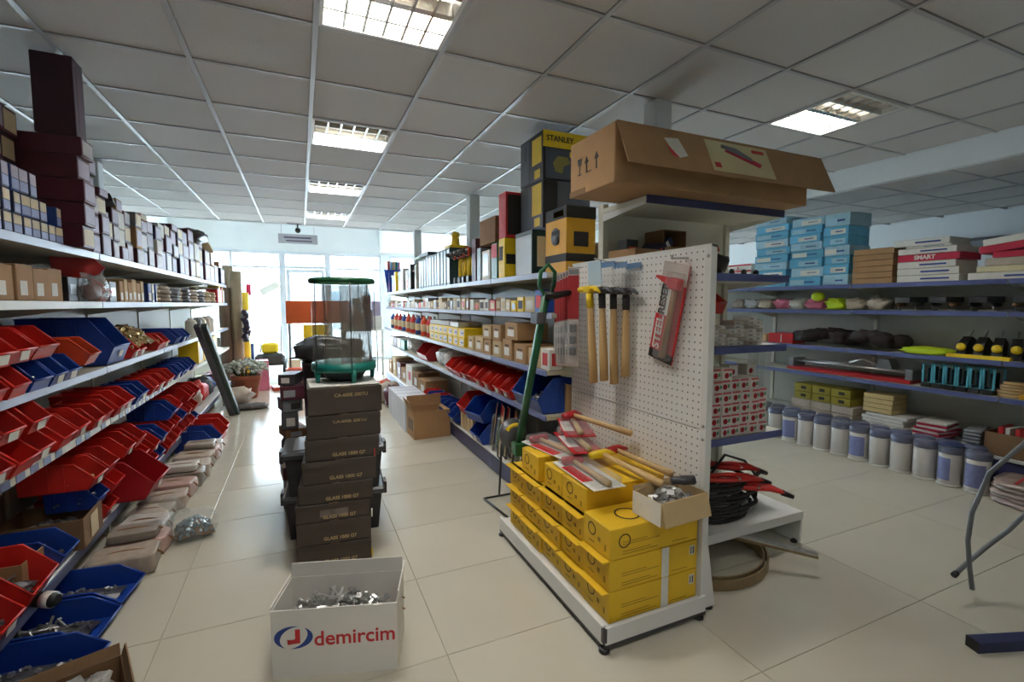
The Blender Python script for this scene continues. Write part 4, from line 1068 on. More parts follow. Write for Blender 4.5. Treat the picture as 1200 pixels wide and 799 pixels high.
for k in range(10):
    h = [.09,.12,.08,.10,.11,.07,.12,.09,.10,.08][k]
    carton('goods_bundle', '%s pack in the leaning pile beside the tall black bin, %s up' % (['dark','grey','maroon','white','black','brown','dark','grey','maroon','dark'][k], nth(k+1)), 'pack', (.11+.02*(k%3), .2, h-.004), [M_DSTEEL, M_GREY, M_MAROON, M_PAPER, M_BLACK, M_WOODD, M_DSTEEL, M_GREY, M_MAROON, M_DSTEEL][k], (-.085+.012*math.sin(k*1.7), 3.72+.02*(k%2), zz), R.uniform(-.3,.3), 'packs beside the tall black bin', [('print','y-',[M_PAPER,M_INK,M_SILVER][k%3],.1+.1*(k%4),.6+.1*(k%4),.2,.7)]); zz += h
# ================================================================= WHITE CARTON WITH LOGO
M_WBOX = mat('white_carton_board', rgb(230,226,218), .6, var=.04, scale=5)
t = open_carton('logo_carton', 'open white carton printed with red and blue logo full of steel rods', (.475, .235, .275), M_WBOX, (.118, 1.995, 0), -.30, None, (0, .8, 1, .25), fh=.06, droop=(0, .12, .05, -.05))
lettering(t, 'demircim', .082, M_REDP, 'y-', (.075, -.1182, .15), .0012)
b = MB()                                                   # two blue crescents of the emblem
def cres(a0, a1, q):
    N = 14; vs = []
    for i in range(N+1):
        a = a0+(a1-a0)*i/N; th = .016*math.sin(PI*i/N)+.0005
        ex, ez = math.cos(a), math.sin(a)
        vs += [((.072)*ex, -.1182, .046*ez), ((.072-th*1.5)*ex, -.1182, (.046-th)*ez)]
    b.add(vs, [(2*i, 2*i+1, 2*i+3, 2*i+2) for i in range(N)])
cres(PI*.42, PI*1.35, 1); cres(-PI*.55, PI*.30, -1)
part('emblem', b, M_BLUEP, t, (-.155, -.0008, .165), label='blue crescent ring of the logo')
part('emblem_letter', MB().prism([(.006,.032),(.024,.032),(.024,-.024),(-.022,-.028),(-.024,-.008),(-.006,-.010),(.006,-.006)], 'y', -.1190, -.1182), M_REDP, t, (-.155, 0, .165))
for q in (0, 1): part('staple', MB().tube([(.2385, .04, .20-.05*q), (.25, .045, .19-.05*q)], .003, 5), M_WOODD, t)
o = solo('steel_rods', heap_mesh('rods', .34, .11, 120, .048, M_STEEL, .10, True), None, 'shiny steel rods lying in the white logo carton', 'rods', (.118, 1.995, .13), -.30); o['kind'] = 'stuff'

# ================================================================= PEGBOARD STAND
def peg_mat():
    m = bpy.data.materials.new('pegboard_white'); m.use_nodes = True
    t = m.node_tree; b = t.nodes['Principled BSDF']; b.inputs['Roughness'].default_value = .45
    tc = t.nodes.new('ShaderNodeTexCoord'); sc = t.nodes.new('ShaderNodeVectorMath'); sc.operation = 'SCALE'; sc.inputs['Scale'].default_value = 1/.034
    fr = t.nodes.new('ShaderNodeVectorMath'); fr.operation = 'FRACTION'; sb = t.nodes.new('ShaderNodeVectorMath'); sb.operation = 'SUBTRACT'; sb.inputs[1].default_value = (.5, .5, .5)
    mu = t.nodes.new('ShaderNodeVectorMath'); mu.operation = 'MULTIPLY'; mu.inputs[1].default_value = (0, 1, 1)
    ln = t.nodes.new('ShaderNodeVectorMath'); ln.operation = 'LENGTH'
    lt = t.nodes.new('ShaderNodeMath'); lt.operation = 'LESS_THAN'; lt.inputs[1].default_value = .13
    mx = t.nodes.new('ShaderNodeMix'); mx.data_type = 'RGBA'
    mx.inputs['A'].default_value = (.82, .81, .78, 1); mx.inputs['B'].default_value = (.16, .155, .15, 1)
    L = t.links.new
    L(tc.outputs['Object'], sc.inputs[0]); L(sc.outputs[0], fr.inputs[0]); L(fr.outputs[0], sb.inputs[0]); L(sb.outputs[0], mu.inputs[0]); L(mu.outputs[0], ln.inputs[0])
    L(ln.outputs['Value'], lt.inputs[0]); L(lt.outputs[0], mx.inputs['Factor']); L(mx.outputs['Result'], b.inputs['Base Color'])
    return m
M_PEG = peg_mat()
PX, PY0, PY1 = 1.645, 1.55, 2.70
t = thing('pegboard_stand', 'white pegboard stand with low base deck in the aisle', 'display stand', (PX, PY0, 0))
L_ = PY1-PY0
part('peg_panel', MB().cbox(0, .03, .88, .014, L_, 1.70, .002), M_PEG, t)
part('peg_panel', MB().cbox(0, .03, .10, .014, L_, .874, .002), M_PEG, t)
part('panel_frame', MB().box(-.004, .0, .06, .03, .032, 1.71).box(.003, L_-.004, .06, .03, L_+.012, 1.71).box(-.002, .0, 1.698, .03, L_+.012, 1.712), M_WHITE, t)
for z in (1.66, .90, .84): part('screw', MB().tube([(-.008, .016, z), (-.002, .016, z)], .008, 8), M_STEEL, t)
bd = part('base_deck', MB().cbox(-.525, .012, .075, 0, L_-.03, .10, .003), M_WHITE, t)
part('front_rail', MB().cbox(-.545, 0, .035, -.525, L_-.03, .118, .003), M_WHITE, bd)
part('end_rail', MB().cbox(-.535, -.012, .035, .02, .0, .112, .003), M_WHITE, bd)
part('under_frame', MB().box(-.54, -.008, .018, .02, .02, .036).box(-.54, 0, .018, -.515, L_-.03, .036), M_DSTEEL, bd)
for (x, y) in ((-.53, .004), (-.53, L_-.05), (-.01, .004)):
    part('foot', MB().lathe([(.018, 0), (.024, .004), (.024, .012), (.012, .018)], 12, T(x, y, 0)), M_BLACK, bd)
part('corner_cap', MB().box(-.548, -.014, .05, -.53, .004, .11), M_DSTEEL, bd)
part('side_leg', MB().prism([(.02, .45), (.045, .45), (.12, .015), (.06, .015)], 'y', .03, .06), M_WHITE, t)
part('leg_caster', MB().lathe([(.02, 0), (.025, .006), (.012, .016)], 10, T(.09, .045, 0)), M_BLACK, t)

# yellow cartons on the base deck
def ycarton(label, y0, y1, z, h, x0=1.145, x1=1.63, big=False, flap=True):
    sx, sy = x1-x0, y1-y0-.004
    t = thing('yellow_carton', label, 'carton', ((x0+x1)/2, (y0+y1)/2, z), R.uniform(-.012, .012), 'yellow cartons on the pegboard stand')
    part('body', MB().cbox(-sx/2, -sy/2, 0, sx/2, sy/2, h-.003, .003), M_YEL, t)
    if flap: part('lid_flap', MB().box(-sx/2-.035, -sy/2+.004, h-.007, -sx/2+.02, sy/2-.004, h-.003, None), M_YEL, t)
    e = -sx/2-.0003
    ring = MB().lathe([(.024, 0), (.024, .0008), (.029, .0008), (.029, 0)], 20, T(e, .035, h*.62, 0, 0, -PI/2), False, False)
    part('ring_print', ring, M_INK, t)
    for (a0, a1, v0, v1) in ((-.03, -.012, .36, .50), (-.072, -.06, .2, .40), (.015, .055, .2, .24)): part('print', MB().box(e-.0008, a0, h*v0, e, a1, h*v1), M_INKY, t)
    if big:
        f = -sy/2-.0003
        for (a0, a1, v) in ((-.18, .01, .12), (-.18, -.03, .2), (-.18, .02, .42), (-.18, -.05, .5), (.09, .18, .12)): part('print', MB().box(a0, f-.0008, h*v, a1, f, h*(v+.02)), M_INKY, t)
        if big == 'tape':
            part('paper_strip', MB().box(.035, f-.001, .0, .075, f, h-.003), M_PAPER, t)
            part('barcode', MB().box(.195, f-.001, h*.5, .225, f, h*.82), M_PAPER, t)
            part('bars', MB().box(.2, f-.0016, h*.54, .204, f-.001, h*.78).box(.208, f-.0016, h*.54, .21, f-.001, h*.78).box(.214, f-.0016, h*.54, .22, f-.001, h*.78), M_INK, t)
        else:
            ring = MB().lathe([(.026, 0), (.026, .0008), (.031, .0008), (.031, 0)], 20, T(-.17, f, h*.55, 0, PI/2), False, False)
            part('ring_print', ring, M_INK, t)
            part('ring_print', MB().lathe([(.05, 0), (.05, .0008), (.058, .0008), (.058, 0)], 24, T(-.08, .0, h-.002), False, False), M_INK, t)
    return t
D0 = .102; HH = .138
ww = .208
for c in range(5):
    y0 = 1.565+c*ww
    for k in range(3):
        ycarton('yellow carton on the pegboard stand, %s column from fittings carton, %s up' % (nth(c+1), nth(k+1)), y0, y0+ww, D0+k*(HH if c < 1 else HH-.012), HH if c < 1 else HH-.012,
                x0=1.145+(.0 if c < 1 else R.uniform(0, .012)), big=('tape' if k < 2 else 'ring') if c == 0 else False, flap=not (c == 0 and k == 2))
D4 = D0+3*(HH-.012)
ycarton('yellow carton in the top layer next to the blister hammers, first of three', 1.79, 2.01, D4, .125, x0=1.17, flap=False)
ycarton('yellow carton in the top layer under the blister hammers, second of three', 2.012, 2.20, D4, .125, x0=1.17, flap=False)
ycarton('yellow carton standing alone at the far end of the top layer', 2.24, 2.45, D4, .14, x0=1.155, x1=1.42, flap=False)
# small open carton of pipe fittings at the near corner
t = open_carton('fittings_carton', 'small open white and tan carton of pipe fittings on the yellow cartons', (.28, .17, .10), M_KRAFTL, (1.482, 1.59, D0+3*HH), .06, None, (1, 0, .2, 0), fh=.10, droop=(PI-.25, .2, .2, .3))
part('white_side', MB().box(-.1415, -.085, 0, -.14, .085, .10), M_PAPER, t)
o = solo('pipe_fittings', heap_mesh('fit', .21, .11, 50, .038, M_STEEL, .085), None, 'grey pipe fittings heaped in the small white and tan carton', 'fittings', (1.482, 1.595, D0+3*HH+.012), .06); o['kind'] = 'stuff'
b = MB().tube([(-.05, 0, 0), (-.01, 0, 0), (0, 0, 0), (.055, 0, 0)], [.018, .018, .022, .022], 12)
solo('pipe_connector', b, M_DSTEEL, 'dark pipe connector on top of the small carton of fittings', 'pipe fitting', (1.56, 1.60, D0+3*HH+.135), -.3)

# ----------------------------------------------------------------- hammers
def hammer_parts(t, head, hl=.36, claw=False, claw_m=None):
    """handle along -Z from the head at origin, striking face to +X"""
    part('handle', MB().tube([(0, 0, .02), (0, 0, -.08), (0, 0, -hl*.7), (0, 0, -hl)], [.014, .015, .021, .022], 10, flat=.8), M_WOOD, t)
    b = MB().tube([(.02, 0, 0), (.055, 0, 0), (.058, 0, 0), (.075, 0, 0)], [.016, .013, .018, .017], 10).cbox(-.022, -.016, -.018, .025, .016, .018, .004)
    if claw: b.tube([(-.02, 0, .0), (-.05, 0, .004), (-.085, 0, -.018)], [.015, .012, .004], 8)
    else: b.prism([(-.02, -.016), (-.02, .016), (-.075, -.004), (-.075, -.010)], 'y', -.014, .014)
    part('head', b, head, t)
for k, (y, m, cl) in enumerate([(2.22, M_YELB, True), (2.17, M_DSTEEL, True), (2.13, M_DSTEEL, True), (2.08, M_DSTEEL, True)]):
    t = thing('claw_hammer', ['yellow headed claw hammer hanging with its handle down on the pegboard', 'grey headed claw hammer on the pegboard, second after the yellow headed one', 'grey headed claw hammer on the pegboard, third after the yellow headed one', 'grey headed claw hammer hanging last, towards the packaged red hammer'][k], 'hammer',
              (1.455+.047*k, y+.0, 1.53-.004*k), PI/2, 'hammers on the pegboard', rx=-.0, ry=.0)
    t.rotation_euler = Euler((-.07+.02*k, 0, PI/2), 'XYZ')
    t.scale = (1.15, 1.5, 1.0)
    hammer_parts(t, m, (.52, .50, .51, .46)[k], cl)
    cdm = part('header_card', MB().box(-.06, -.025, .02, .05, -.023, .15), M_FILM if k else mat('pale_blue_card', rgb(176,200,214), .5), t)
    part('blue_band', MB().box(-.06, -.027, .12, .05, -.0252, .15), mat('azure_print', rgb(24,126,188), .4), cdm)
    part('grip_sleeve', MB().tube([(0, 0, -.02), (0, 0, -.10)], .018, 10, flat=.8), M_BLACK if k else M_YELB, t)
for k, (y, z) in enumerate([(2.16, 1.68), (1.69, 1.66), (2.60, 1.68)]):
    b = MB().tube([(0, 0, 0), (-.10, 0, -.004), (-.20 if k == 0 else -.09, 0, .012)], .004, 6)
    solo('peg_hook', b, M_STEEL, ['wire hook holding the hammers on the pegboard', 'wire hook holding the packaged red hammer', 'wire hook holding the red blister strips'][k], 'hook', (1.644, y, z))
# packaged hammer with printed card
t = thing('packaged_hammer', 'red hammer with wooden handle in a red and black printed card on the pegboard', 'packaged hammer', (1.618, 1.735, 1.62))
t.rotation_euler = (.22, 0, 0)
part('card', MB().box(0, -.085, -.46, .004, .085, .02), M_REDP, t)
part('white_panel', MB().box(-.0015, .005, -.235, 0, .083, -.08), M_PAPER, t)
part('black_end', MB().box(-.0015, -.085, -.46, 0, .085, -.415), M_INK, t)
part('header', MB().box(-.0015, -.085, -.08, 0, .085, .02), mat('pale_grey_card', rgb(196,190,182), .5), t)
o = lettering(t, 'STEEL', .066, M_PAPER, 'x-', (-.002, .043, -.325), .002, PI/2)
o = lettering(t, 'RESER', .058, M_INK, 'x-', (-.0026, .044, -.157), .003, PI/2)
part('handle', MB().tube([(-.02, -.035, -.07), (-.02, -.035, -.25), (-.02, -.035, -.43)], [.013, .015, .018], 10), M_WOODD, t)
part('hammer_head', MB().cbox(-.04, -.075, -.10, -.002, .0, -.045, .008).prism([(.0, -.05), (.0, -.085), (.09, -.058), (.09, -.05)], 'x', -.035, -.008), M_REDP, t)
part('film', MB().cbox(-.045, -.085, -.44, -.001, .02, -.02, .01), M_FILM, t)
# red blister strips hanging beside the green bar
for k in range(6):
    t = thing('blister_strip', 'red carded blister strip hanging at the pegboard end, %s from the hammers' % nth(k+1), 'blister strip', (1.50+.012*k, 2.46+.055*k, 1.62-.006*k), R.uniform(-.1, .1)-.9, 'red blister strips')
    part('card', MB().box(-.035, 0, -.55, .035, .003, .04), mat('pale_card', rgb(196,180,172), .5), t)
    part('red_print', MB().box(-.034, -.0015, -.26, .034, 0, .0), mat('dull_red_print', rgb(158,40,44), .5), t)
    part('header', MB().box(-.03, -.0015, .005, .03, 0, .035), M_GREY, t)
    for q in range(3):
        part('part_bubble', MB().cbox(-.022, -.018, -.34-.07*q, .022, -.0005, -.29-.07*q, .006), M_DSTEEL, t)
    part('film', MB().cbox(-.034, -.022, -.53, .034, -.0008, -.27, .006), M_FILM, t)
# blister packed hammers and loose hammers on top of the yellow cartons
ZT = D4+.127
for k, (x, y, z, rz) in enumerate([(1.30, 2.33, ZT+.017, .15), (1.40, 2.24, ZT+.068, -.25), (1.27, 1.94, ZT+.004, -.05), (1.46, 2.36, ZT+.118, -.4)]):
    t = thing('blister_hammer', 'blister packed hammer on the yellow cartons, %s from the wire stand' % nth(k+1), 'packaged hammer', (x, y, z), rz-PI/2, 'blister packed hammers on the cartons')
    part('card', MB().box(-.21, -.085, 0, .21, .085, .003), M_REDP if k % 2 else M_PAPER, t)
    part('print', MB().box(-.12, -.08, .003, .10, -.02, .0045), M_REDP if not k % 2 else M_PAPER, t)
    part('handle', MB().tube([(-.13, 0, .022), (.0, 0, .022), (.20, 0, .022)], [.011, .013, .017], 10), M_WOOD, t)
    part('hammer_head', MB().cbox(-.17, -.06, .005, -.125, .06, .042, .008), M_DRED, t)
    part('film', MB().cbox(-.19, -.075, .0035, .205, .075, .048, .012), M_FILM, t)
loose = [((1.53, 2.06, ZT+.06), (1.59, 1.70, ZT+.035), 'second loose hammer with bare wooden handle leaning to the fittings carton', M_DRED, .32),
         ((1.42, 2.03, ZT+.06), (1.46, 1.62, ZT+.035), 'yellow headed mattock handle lying toward the fittings carton', M_YELB, .4),
         ((1.46, 2.40, ZT+.185), (1.60, 2.02, ZT+.15), 'loose hammer lying uppermost against the pegboard', M_DRED, .36)]
for k, (a, b_, lab, m, _) in enumerate(loose):
    t = thing('loose_hammer', lab, 'hammer', a)
    d = Vector(b_)-Vector(a)
    part('handle', MB().tube([(0, 0, 0), tuple(d*.5), tuple(d)], [.012, .015, .018], 10), M_WOOD, t)
    n = d.cross(Vector((0, 0, 1))).normalized()
    part('head', MB().tube([tuple(n*.075), tuple(n*.02), tuple(-n*.02), tuple(-n*.09+Vector((0, 0, -.01)))], [.02, .024, .024, .008], 8), m, t)
# ================================================================= END UNIT BEHIND THE PEGBOARD
EX0, EX1, EYB = 1.685, 2.74, 2.45
t = thing('end_unit', 'tall white end shelving unit with blue shelf edges beside the pegboard', 'shelving', (EX0, EYB, 0))
W_ = EX1-EX0
for x in (.0, W_-.04): part('upright', MB().cbox(x, -.02, 0, x+.04, .03, 2.05, .003), M_CREAM, t)
for z in (.12, .80, 1.42): part('back_panel', MB().cbox(.042, .0, z, W_-.042, .012, z+(.66 if z < .2 else .6), .002), M_CREAM, t)
EZ = [(.66, .47), (1.20, .47), (1.62, .47), (2.02, .42)]
for (z, d) in EZ:
    so = part('shelf', MB().cbox(-.005, -d+.006, z-.03, W_+.005, -.02, z, .003), M_CREAM, t)
    part('price_strip', MB().cbox(-.006, -d, z-.04, W_+.006, -d+.005, z+.004, .002), M_STRIP if z < 2 else M_NAVY, so)
    for x in (-.002, W_-.004):
        part('bracket', MB().prism([(-.02, z-.03), (-.02, z-.075), (-d+.02, z-.04), (-d+.02, z-.005), (-.02, z)], 'x', x, x+.006), M_WHITE, so)
bo = part('base_deck', MB().cbox(.0, -.63, .175, W_, -.02, .20, .003), M_WHITE, t)
part('deck_lip', MB().box(.0, -.632, .15, W_, -.628, .2), M_WHITE, bo)
for x in (0, W_-.012): 
    so = part('side_plate', MB().box(x, -.625, .0, x+.012, -.02, .175), M_WHITE, bo)
    for z in (.05, .12): part('slot', MB().box(x+.0122 if x else x-.0014, -.605, z, x+.0135 if x else x-.0002, -.597, z+.03), M_INK, so)
part('cross_rail', MB().box(.012, -.30, .06, W_-.012, -.28, .1), M_CREAM, bo)
for (x, y) in ((.03, -.6), (W_-.03, -.6)): part('foot', MB().lathe([(.02, 0), (.02, .01), (.01, .02)], 10, T(x, y, 0)), M_BLACK, bo)

# big kraft carton on top
bx0, bx1, by0, by1, bz0, bz1 = 1.37, 2.74, 1.89, 2.29, 2.024, 2.305
sx, sy, sz = bx1-bx0, by1-by0, bz1-bz0
t = thing('long_kraft_carton', 'long kraft carton with hanging flap and machine label on the end unit', 'carton', ((bx0+bx1)/2, (by0+by1)/2, bz0))
part('body', MB().cbox(-sx/2, -sy/2, 0, sx/2, sy/2, sz, .004), M_KRAFT, t)
fo = part('flap', MB().box(-sx/2+.005, -.006, -.235, sx/2+.10, 0, 0), M_KRAFT, t, (0, -sy/2, sz), (math.radians(-24), 0, 0))
part('machine_label', MB().box(-.15, -.0075, -.212, .30, -.006, -.02), mat('cream_print_label', rgb(206,196,150), .5, var=.06), fo)
part('machine_picture', MB().prism([(-.03, -.08), (.2, -.155), (.22, -.13), (.12, -.09), (-.0, -.055)], 'y', -.009, -.0076), M_CRIM, fo)
part('machine_picture', MB().prism([(-.05, -.06), (.16, -.12), (.16, -.10), (.06, -.05), (-.04, -.04)], 'y', -.0102, -.009), M_GREY, fo)
part('label_lines', MB().box(.18, -.0085, -.06, .27, -.0075, -.04).box(-.13, -.0085, -.19, -.09, -.0075, -.16), M_REDP, fo)
part('torn_sticker', MB().prism([(-.42, -.06), (-.33, -.05), (-.30, -.15), (-.36, -.17), (-.39, -.13)], 'y', -.0075, -.006), M_PAPER, fo)
part('torn_sticker_edge', MB().prism([(-.42, -.10), (-.39, -.13), (-.36, -.17), (-.40, -.16)], 'y', -.0085, -.0072), M_REDP, fo)
e = -sx/2-.0006                                           # handling symbols on the end face
b = MB()
for q in range(2):
    c = -.03+.09*q-.02
    b.prism([(c-.02, .15), (c+.02, .15), (c, .185)], 'x', e-.0006, e).box(e-.0006, c-.006, .10, e, c+.006, .15)
b.box(e-.0006, .115-.02-.1+.0, .1, e, .115+.02-.1, .105)
b.prism([(.105-.022, .185), (.105+.022, .185), (.105+.014, .15), (.105-.014, .15)], 'x', e-.0006, e).box(e-.0006, .101, .11, e, .109, .15).box(e-.0006, .088, .1, e, .122, .108)
part('handling_symbols', b, M_INK, t)
part('torn_edge', MB().box(-sx/2-.004, .05, -.001, -sx/2, sy/2, .03), M_KRAFTD, t)
# goods on its upper shelf
zs = 1.623
t = open_carton('open_carton', 'open kraft carton on the end unit shelf above the pegboard', (.24, .22, .14), M_KRAFT, (1.83, 2.29, zs), .1, None, (0, 0, 0, 0))
carton('kraft_box', 'closed kraft carton beside the open one above the pegboard', 'carton', (.17, .2, .16), M_KRAFT, (2.06, 2.29, zs), -.04, None, [('tape', 'z+', M_TAPE, .4, .6, 0, 1)])
b = MB().box(-.09, -.08, 0, .09, .08, .004).box(-.09, -.08, .096, .09, .08, .10).box(-.09, -.08, .004, -.086, .08, .096).box(.086, -.08, .004, .09, .08, .096).box(-.086, .076, .004, .086, .08, .096)
solo('dark_box', b, M_KRAFTD, 'open brown box lying on its side on the closed kraft carton', 'box', (2.05, 2.30, zs+.163), .05)
carton('dark_box', 'navy striped box tipped into the open kraft carton', 'box', (.05, .16, .16), M_NBLUE, (1.90, 2.28, zs+.11), .2, None, [('orange_stripe', 'y-', M_ORANGE, .1, .9, .1, .3), ('white_stripe', 'y-', M_PAPER, .1, .9, .6, .75)], ry=.9)
carton('dark_box', 'small black box with orange patch in the open kraft carton', 'box', (.09, .08, .17), M_BLACK, (1.77, 2.30, zs+.03), .1, None, [('orange_patch', 'y-', M_ORANGE, .15, .85, .55, .75)])
b = MB()
for k in range(7): b.blob((R.uniform(-.14, .14), R.uniform(-.05, .05), .04+.05*R.random()), (.08, .06, .055), k+2, .2, 10, 7)
solo('black_tools', b, M_BLACK, 'heap of black tool parts on the end unit shelf above the pegboard', 'tool parts', (2.32, 2.28, zs+.0))
b = MB().tube([(0, 0, 0), (.0, 0, .10), (.03, 0, .13), (.05, 0, .11)], [.012, .012, .018, .01], 8)
solo('red_trigger', b, M_REDP, 'small red trigger piece standing in the black tool heap', 'tool part', (2.40, 2.26, zs+.055))
for k in range(4):
    b = MB().lathe([(.016, 0), (.016, .02), (.006, .03)], 8)
    solo('rubber_stopper', b, M_BLACK, 'small black rubber stopper at the shelf edge beside the pegboard, %s along' % nth(k+1)  , 'stopper', (2.2+k*.1, 2.02, zs), 0, 'black knobs on the shelf edge')
# third shelf: white box stacks, orange pack, tipped red bin
zs = 1.203
n = 0
for c in range(6):
    hgt = [5, 5, 4, 6, 7, 6][c]
    for k in range(hgt):
        n += 1
        carton('white_small_box', 'small white box on the end unit third shelf, %s stack from the pegboard, %s up' % (nth(c+1), nth(k+1)), 'box', (.075, .12, .023), M_PAPER if (c+k) % 4 else M_SACK,
               (2.18+c*.078+R.uniform(-.006, .006), 2.08+.02*(c % 2), zs+k*.0245), R.uniform(-.12, .12), 'small white boxes in stacks', [('label_line', 'y-', M_GREY, .1, .5, .3, .6)])
carton('orange_pack', 'orange pack next to the pegboard on the end unit third shelf', 'pack', (.05, .12, .14), M_ORANGE, (2.00, 2.06, zs), 0)
for k in range(6):
    carton('brown_pack', 'brown paper pack beside the orange pack, %s one up' % nth(k+1), 'pack', (.09, .12, .021), M_WOODD if k % 2 else M_KRAFTL, (2.085, 2.07, zs+k*.0225), R.uniform(-.1, .1), 'brown paper packs')
b = MB(); superblob(b, (0, 0, .05), (.15, .1, .05), 44, .7, .2)
solo('black_sack', b, M_RUBBER, 'black sack under the tipped red bin on the end unit', 'sack', (2.20, 2.28, zs))
put_bin('red', 'M', 2.24, 2.02, zs+.175, 'tipped red bin at the pegboard edge above the white box stacks', None, -PI/2+.5, False, None, ry=-.12, dims=(.30, .26, .15))
# little white boxes with a red fruit print
zs = .663
fr_me = MB().cbox(-.0375, -.04, 0, .0375, .04, .068, .002).mesh('body', mat('white_gloss_box', rgb(226,220,214), .4, var=.05))
b = MB().lathe([(.0, 0), (.017, 0), (.017, .0008), (.0, .0008)], 12, T(-.006, -.0402, .026, 0, PI/2), False, False); ap_me = b.mesh('red_bulb_print', mat('deep_red_print', rgb(170,22,36), .5))
tp_me = MB().box(-.032, -.0412, .054, .032, -.0402, .064).mesh('red_title', mat('soft_red_print', rgb(206,80,84), .5))
gr_me = MB().box(.014, -.0412, .02, .030, -.0402, .04).mesh('green_print', mat('soft_green_print', rgb(96,150,110), .5))
cnt = [8, 8, 8, 7, 6, 3]
for r_ in range(6):
    for c in range(8):
        if r_ == 3 and c == 1: continue
        if r_ == 4 and c in (7,): continue
        if r_ == 5 and c not in (0, 1, 2, 3): continue
        x = 2.04+c*.0775+R.uniform(-.003, .003)
        t = thing('bulb_box', 'white box with red bulb print on end unit, %s row, %s from pegboard' % (nth(r_+1), nth(c+1)), 'box', (x, 2.04+R.uniform(-.01, .01), zs+r_*.0685), R.uniform(-.06, .06), 'white boxes with red bulb print')
        part('body', fr_me, None, t); part('red_bulb_print', ap_me, None, t); part('red_title', tp_me, None, t); part('green_print', gr_me, None, t)
for c in range(8):
    for r_ in range(6):
        if (c+r_) % 2: continue
        t = thing('bulb_box', 'red bulb box at the back of end unit, %s row, %s from pegboard' % (nth(r_+1), nth(c+1)), 'box', (2.04+c*.0775, 2.13, zs+r_*.0685), 0, 'white boxes with red bulb print')
        part('body', fr_me, None, t); part('red_bulb_print', ap_me, None, t)
t = thing('film_pack', 'bundle of clear film sleeves hanging at the end of the bulb box shelf', 'film', (2.71, 2.14, .68))
for k in range(3): part('sleeve', MB().box(-.10+.03*k, -.02*k, 0, .0+.03*k, -.02*k+.002, .46), M_FILM, t)
t = thing('film_pack', 'clear film sleeves hanging under the bulb box shelf', 'film', (2.5, 2.38, .25))
for k in range(2): part('sleeve', MB().box(-.12+.1*k, -.02*k, 0, -.02+.1*k, -.02*k+.002, .36), M_FILM, t)
# cables with red clamps on the deck
zs = .203
for k in range(9):
    b = MB(); a0 = k*.7
    rr, ry_ = .24+.03*(k % 3), .15+.02*(k % 2)
    b.tube([(rr*math.cos(a0+q*PI/12)+.02*math.sin(q), ry_*math.sin(a0+q*PI/12), .013+.026*k+.003*math.sin(q*.9+k)) for q in range(24)], .012, 7, True)
    solo('welding_cable', b, M_RUBBER, 'loop of black cable on the end unit deck, %s from the bottom' % nth(k+1), 'cable', (2.20+.03*(k % 3), 2.04+.015*(k % 2), zs), 0, 'black cables on the deck')
b = MB().tube([(-.28, 0, .05), (-.15, -.03, .17), (.05, -.02, .34), (.22, -.02, .28), (.32, -.04, .16), (.25, -.08, .04), (.10, -.1, .03)], .008, 7)
solo('thin_cable', b, M_RUBBER, 'thin black cable arching over the cable pile', 'cable', (2.26, 2.05, zs))
for k, (x, y, z, rz, L2_) in enumerate([(2.06, 1.98, .26, .1, .26), (2.24, 1.90, .255, -.35, .34), (2.40, 2.02, .26, -.5, .26), (1.98, 1.94, .30, .5, .24), (2.2, 2.1, .27, .2, .3), (2.36, 1.86, .20, -.75, .30)]):
    t = thing('welding_clamp', 'red handled welding clamp on the black cables, %s from the pegboard' % nth(k+1), 'clamp', (x, y, zs+z), rz, 'red clamps on the cables')
    for q in (-1, 1):
        b = MB().tube([(-L2_/2, q*.03, .0), (-L2_*.1, q*.012, .012*q), (L2_*.25, q*.018, .0), (L2_/2, q*.006, -.02)], [.012, .015, .017, .010], 8)
        part('handle', b, M_RED, t)
    part('jaw', MB().tube([(L2_/2-.01, 0, -.02), (L2_/2+.05, 0, -.04)], [.018, .012], 8), M_BLACK, t)
    part('pivot', MB().tube([(.02, -.03, 0), (.02, .03, 0)], .008, 8), M_STEEL, t)
b = MB().cbox(-.05, -.02, 0, .05, .02, .05, .006).tube([(-.03, 0, .05), (.02, 0, .09), (.06, 0, .07)], .012, 6)
solo('blue_fitting', b, M_BLUE, 'small blue plastic fitting on the clutter of the end unit deck', 'fitting', (2.22, 2.26, zs+.30))
carton('steel_tray', 'shiny steel fittings tray behind the cables on the deck', 'tray', (.5, .12, .28), M_SILVER, (2.2, 2.33, zs), 0, None, ())
# bronze belt coil under the deck and the angle bar
M_BELT = mat('bronze_belt', rgb(132,112,80), .4, metal=.35, var=.25, scale=30)
b = MB()
for q in range(2):
    N = 44; r0 = .33-.028*q
    vs = []
    for i in range(N):
        a = 2*PI*i/N
        for (dr, zz) in ((0, .002), (.012, .002), (.012, .055), (0, .055)):
            vs.append(((r0+dr)*math.cos(a), (r0+dr)*math.sin(a)*.72, zz+.008*q))
    b.add(vs, [(4*i+k, 4*i+(k+1) % 4, 4*((i+1) % N)+(k+1) % 4, 4*((i+1) % N)+k) for i in range(N) for k in range(4)])
solo('belt_coil', b, M_BELT, 'coiled bronze band lying on the floor under the end unit deck', 'coil', (2.10, 1.88, .0), .25)
t = thing('angle_bar', 'grey metal angle bar sticking out below the end unit deck', 'bar', (2.16, 1.86, .15))
d = Vector((.33, -.30, -.05))
part('bar', MB().add([(0,0,0),(.022,.022,0),(.022,.022,.012),(0,0,.012),tuple(d),tuple(d+Vector((.022,.022,0))),tuple(d+Vector((.022,.022,.012))),tuple(d+Vector((0,0,.012)))], [(0,1,2,3),(4,5,6,7),(0,1,5,4),(1,2,6,5),(2,3,7,6),(3,0,4,7)]), M_STEEL, t)
part('rust_edge', MB().add([(0,-.002,-.014),(0,-.002,.0),tuple(d+Vector((0,-.002,0))),tuple(d+Vector((0,-.002,-.014)))], [(0,1,2,3)]), M_BELT, t)

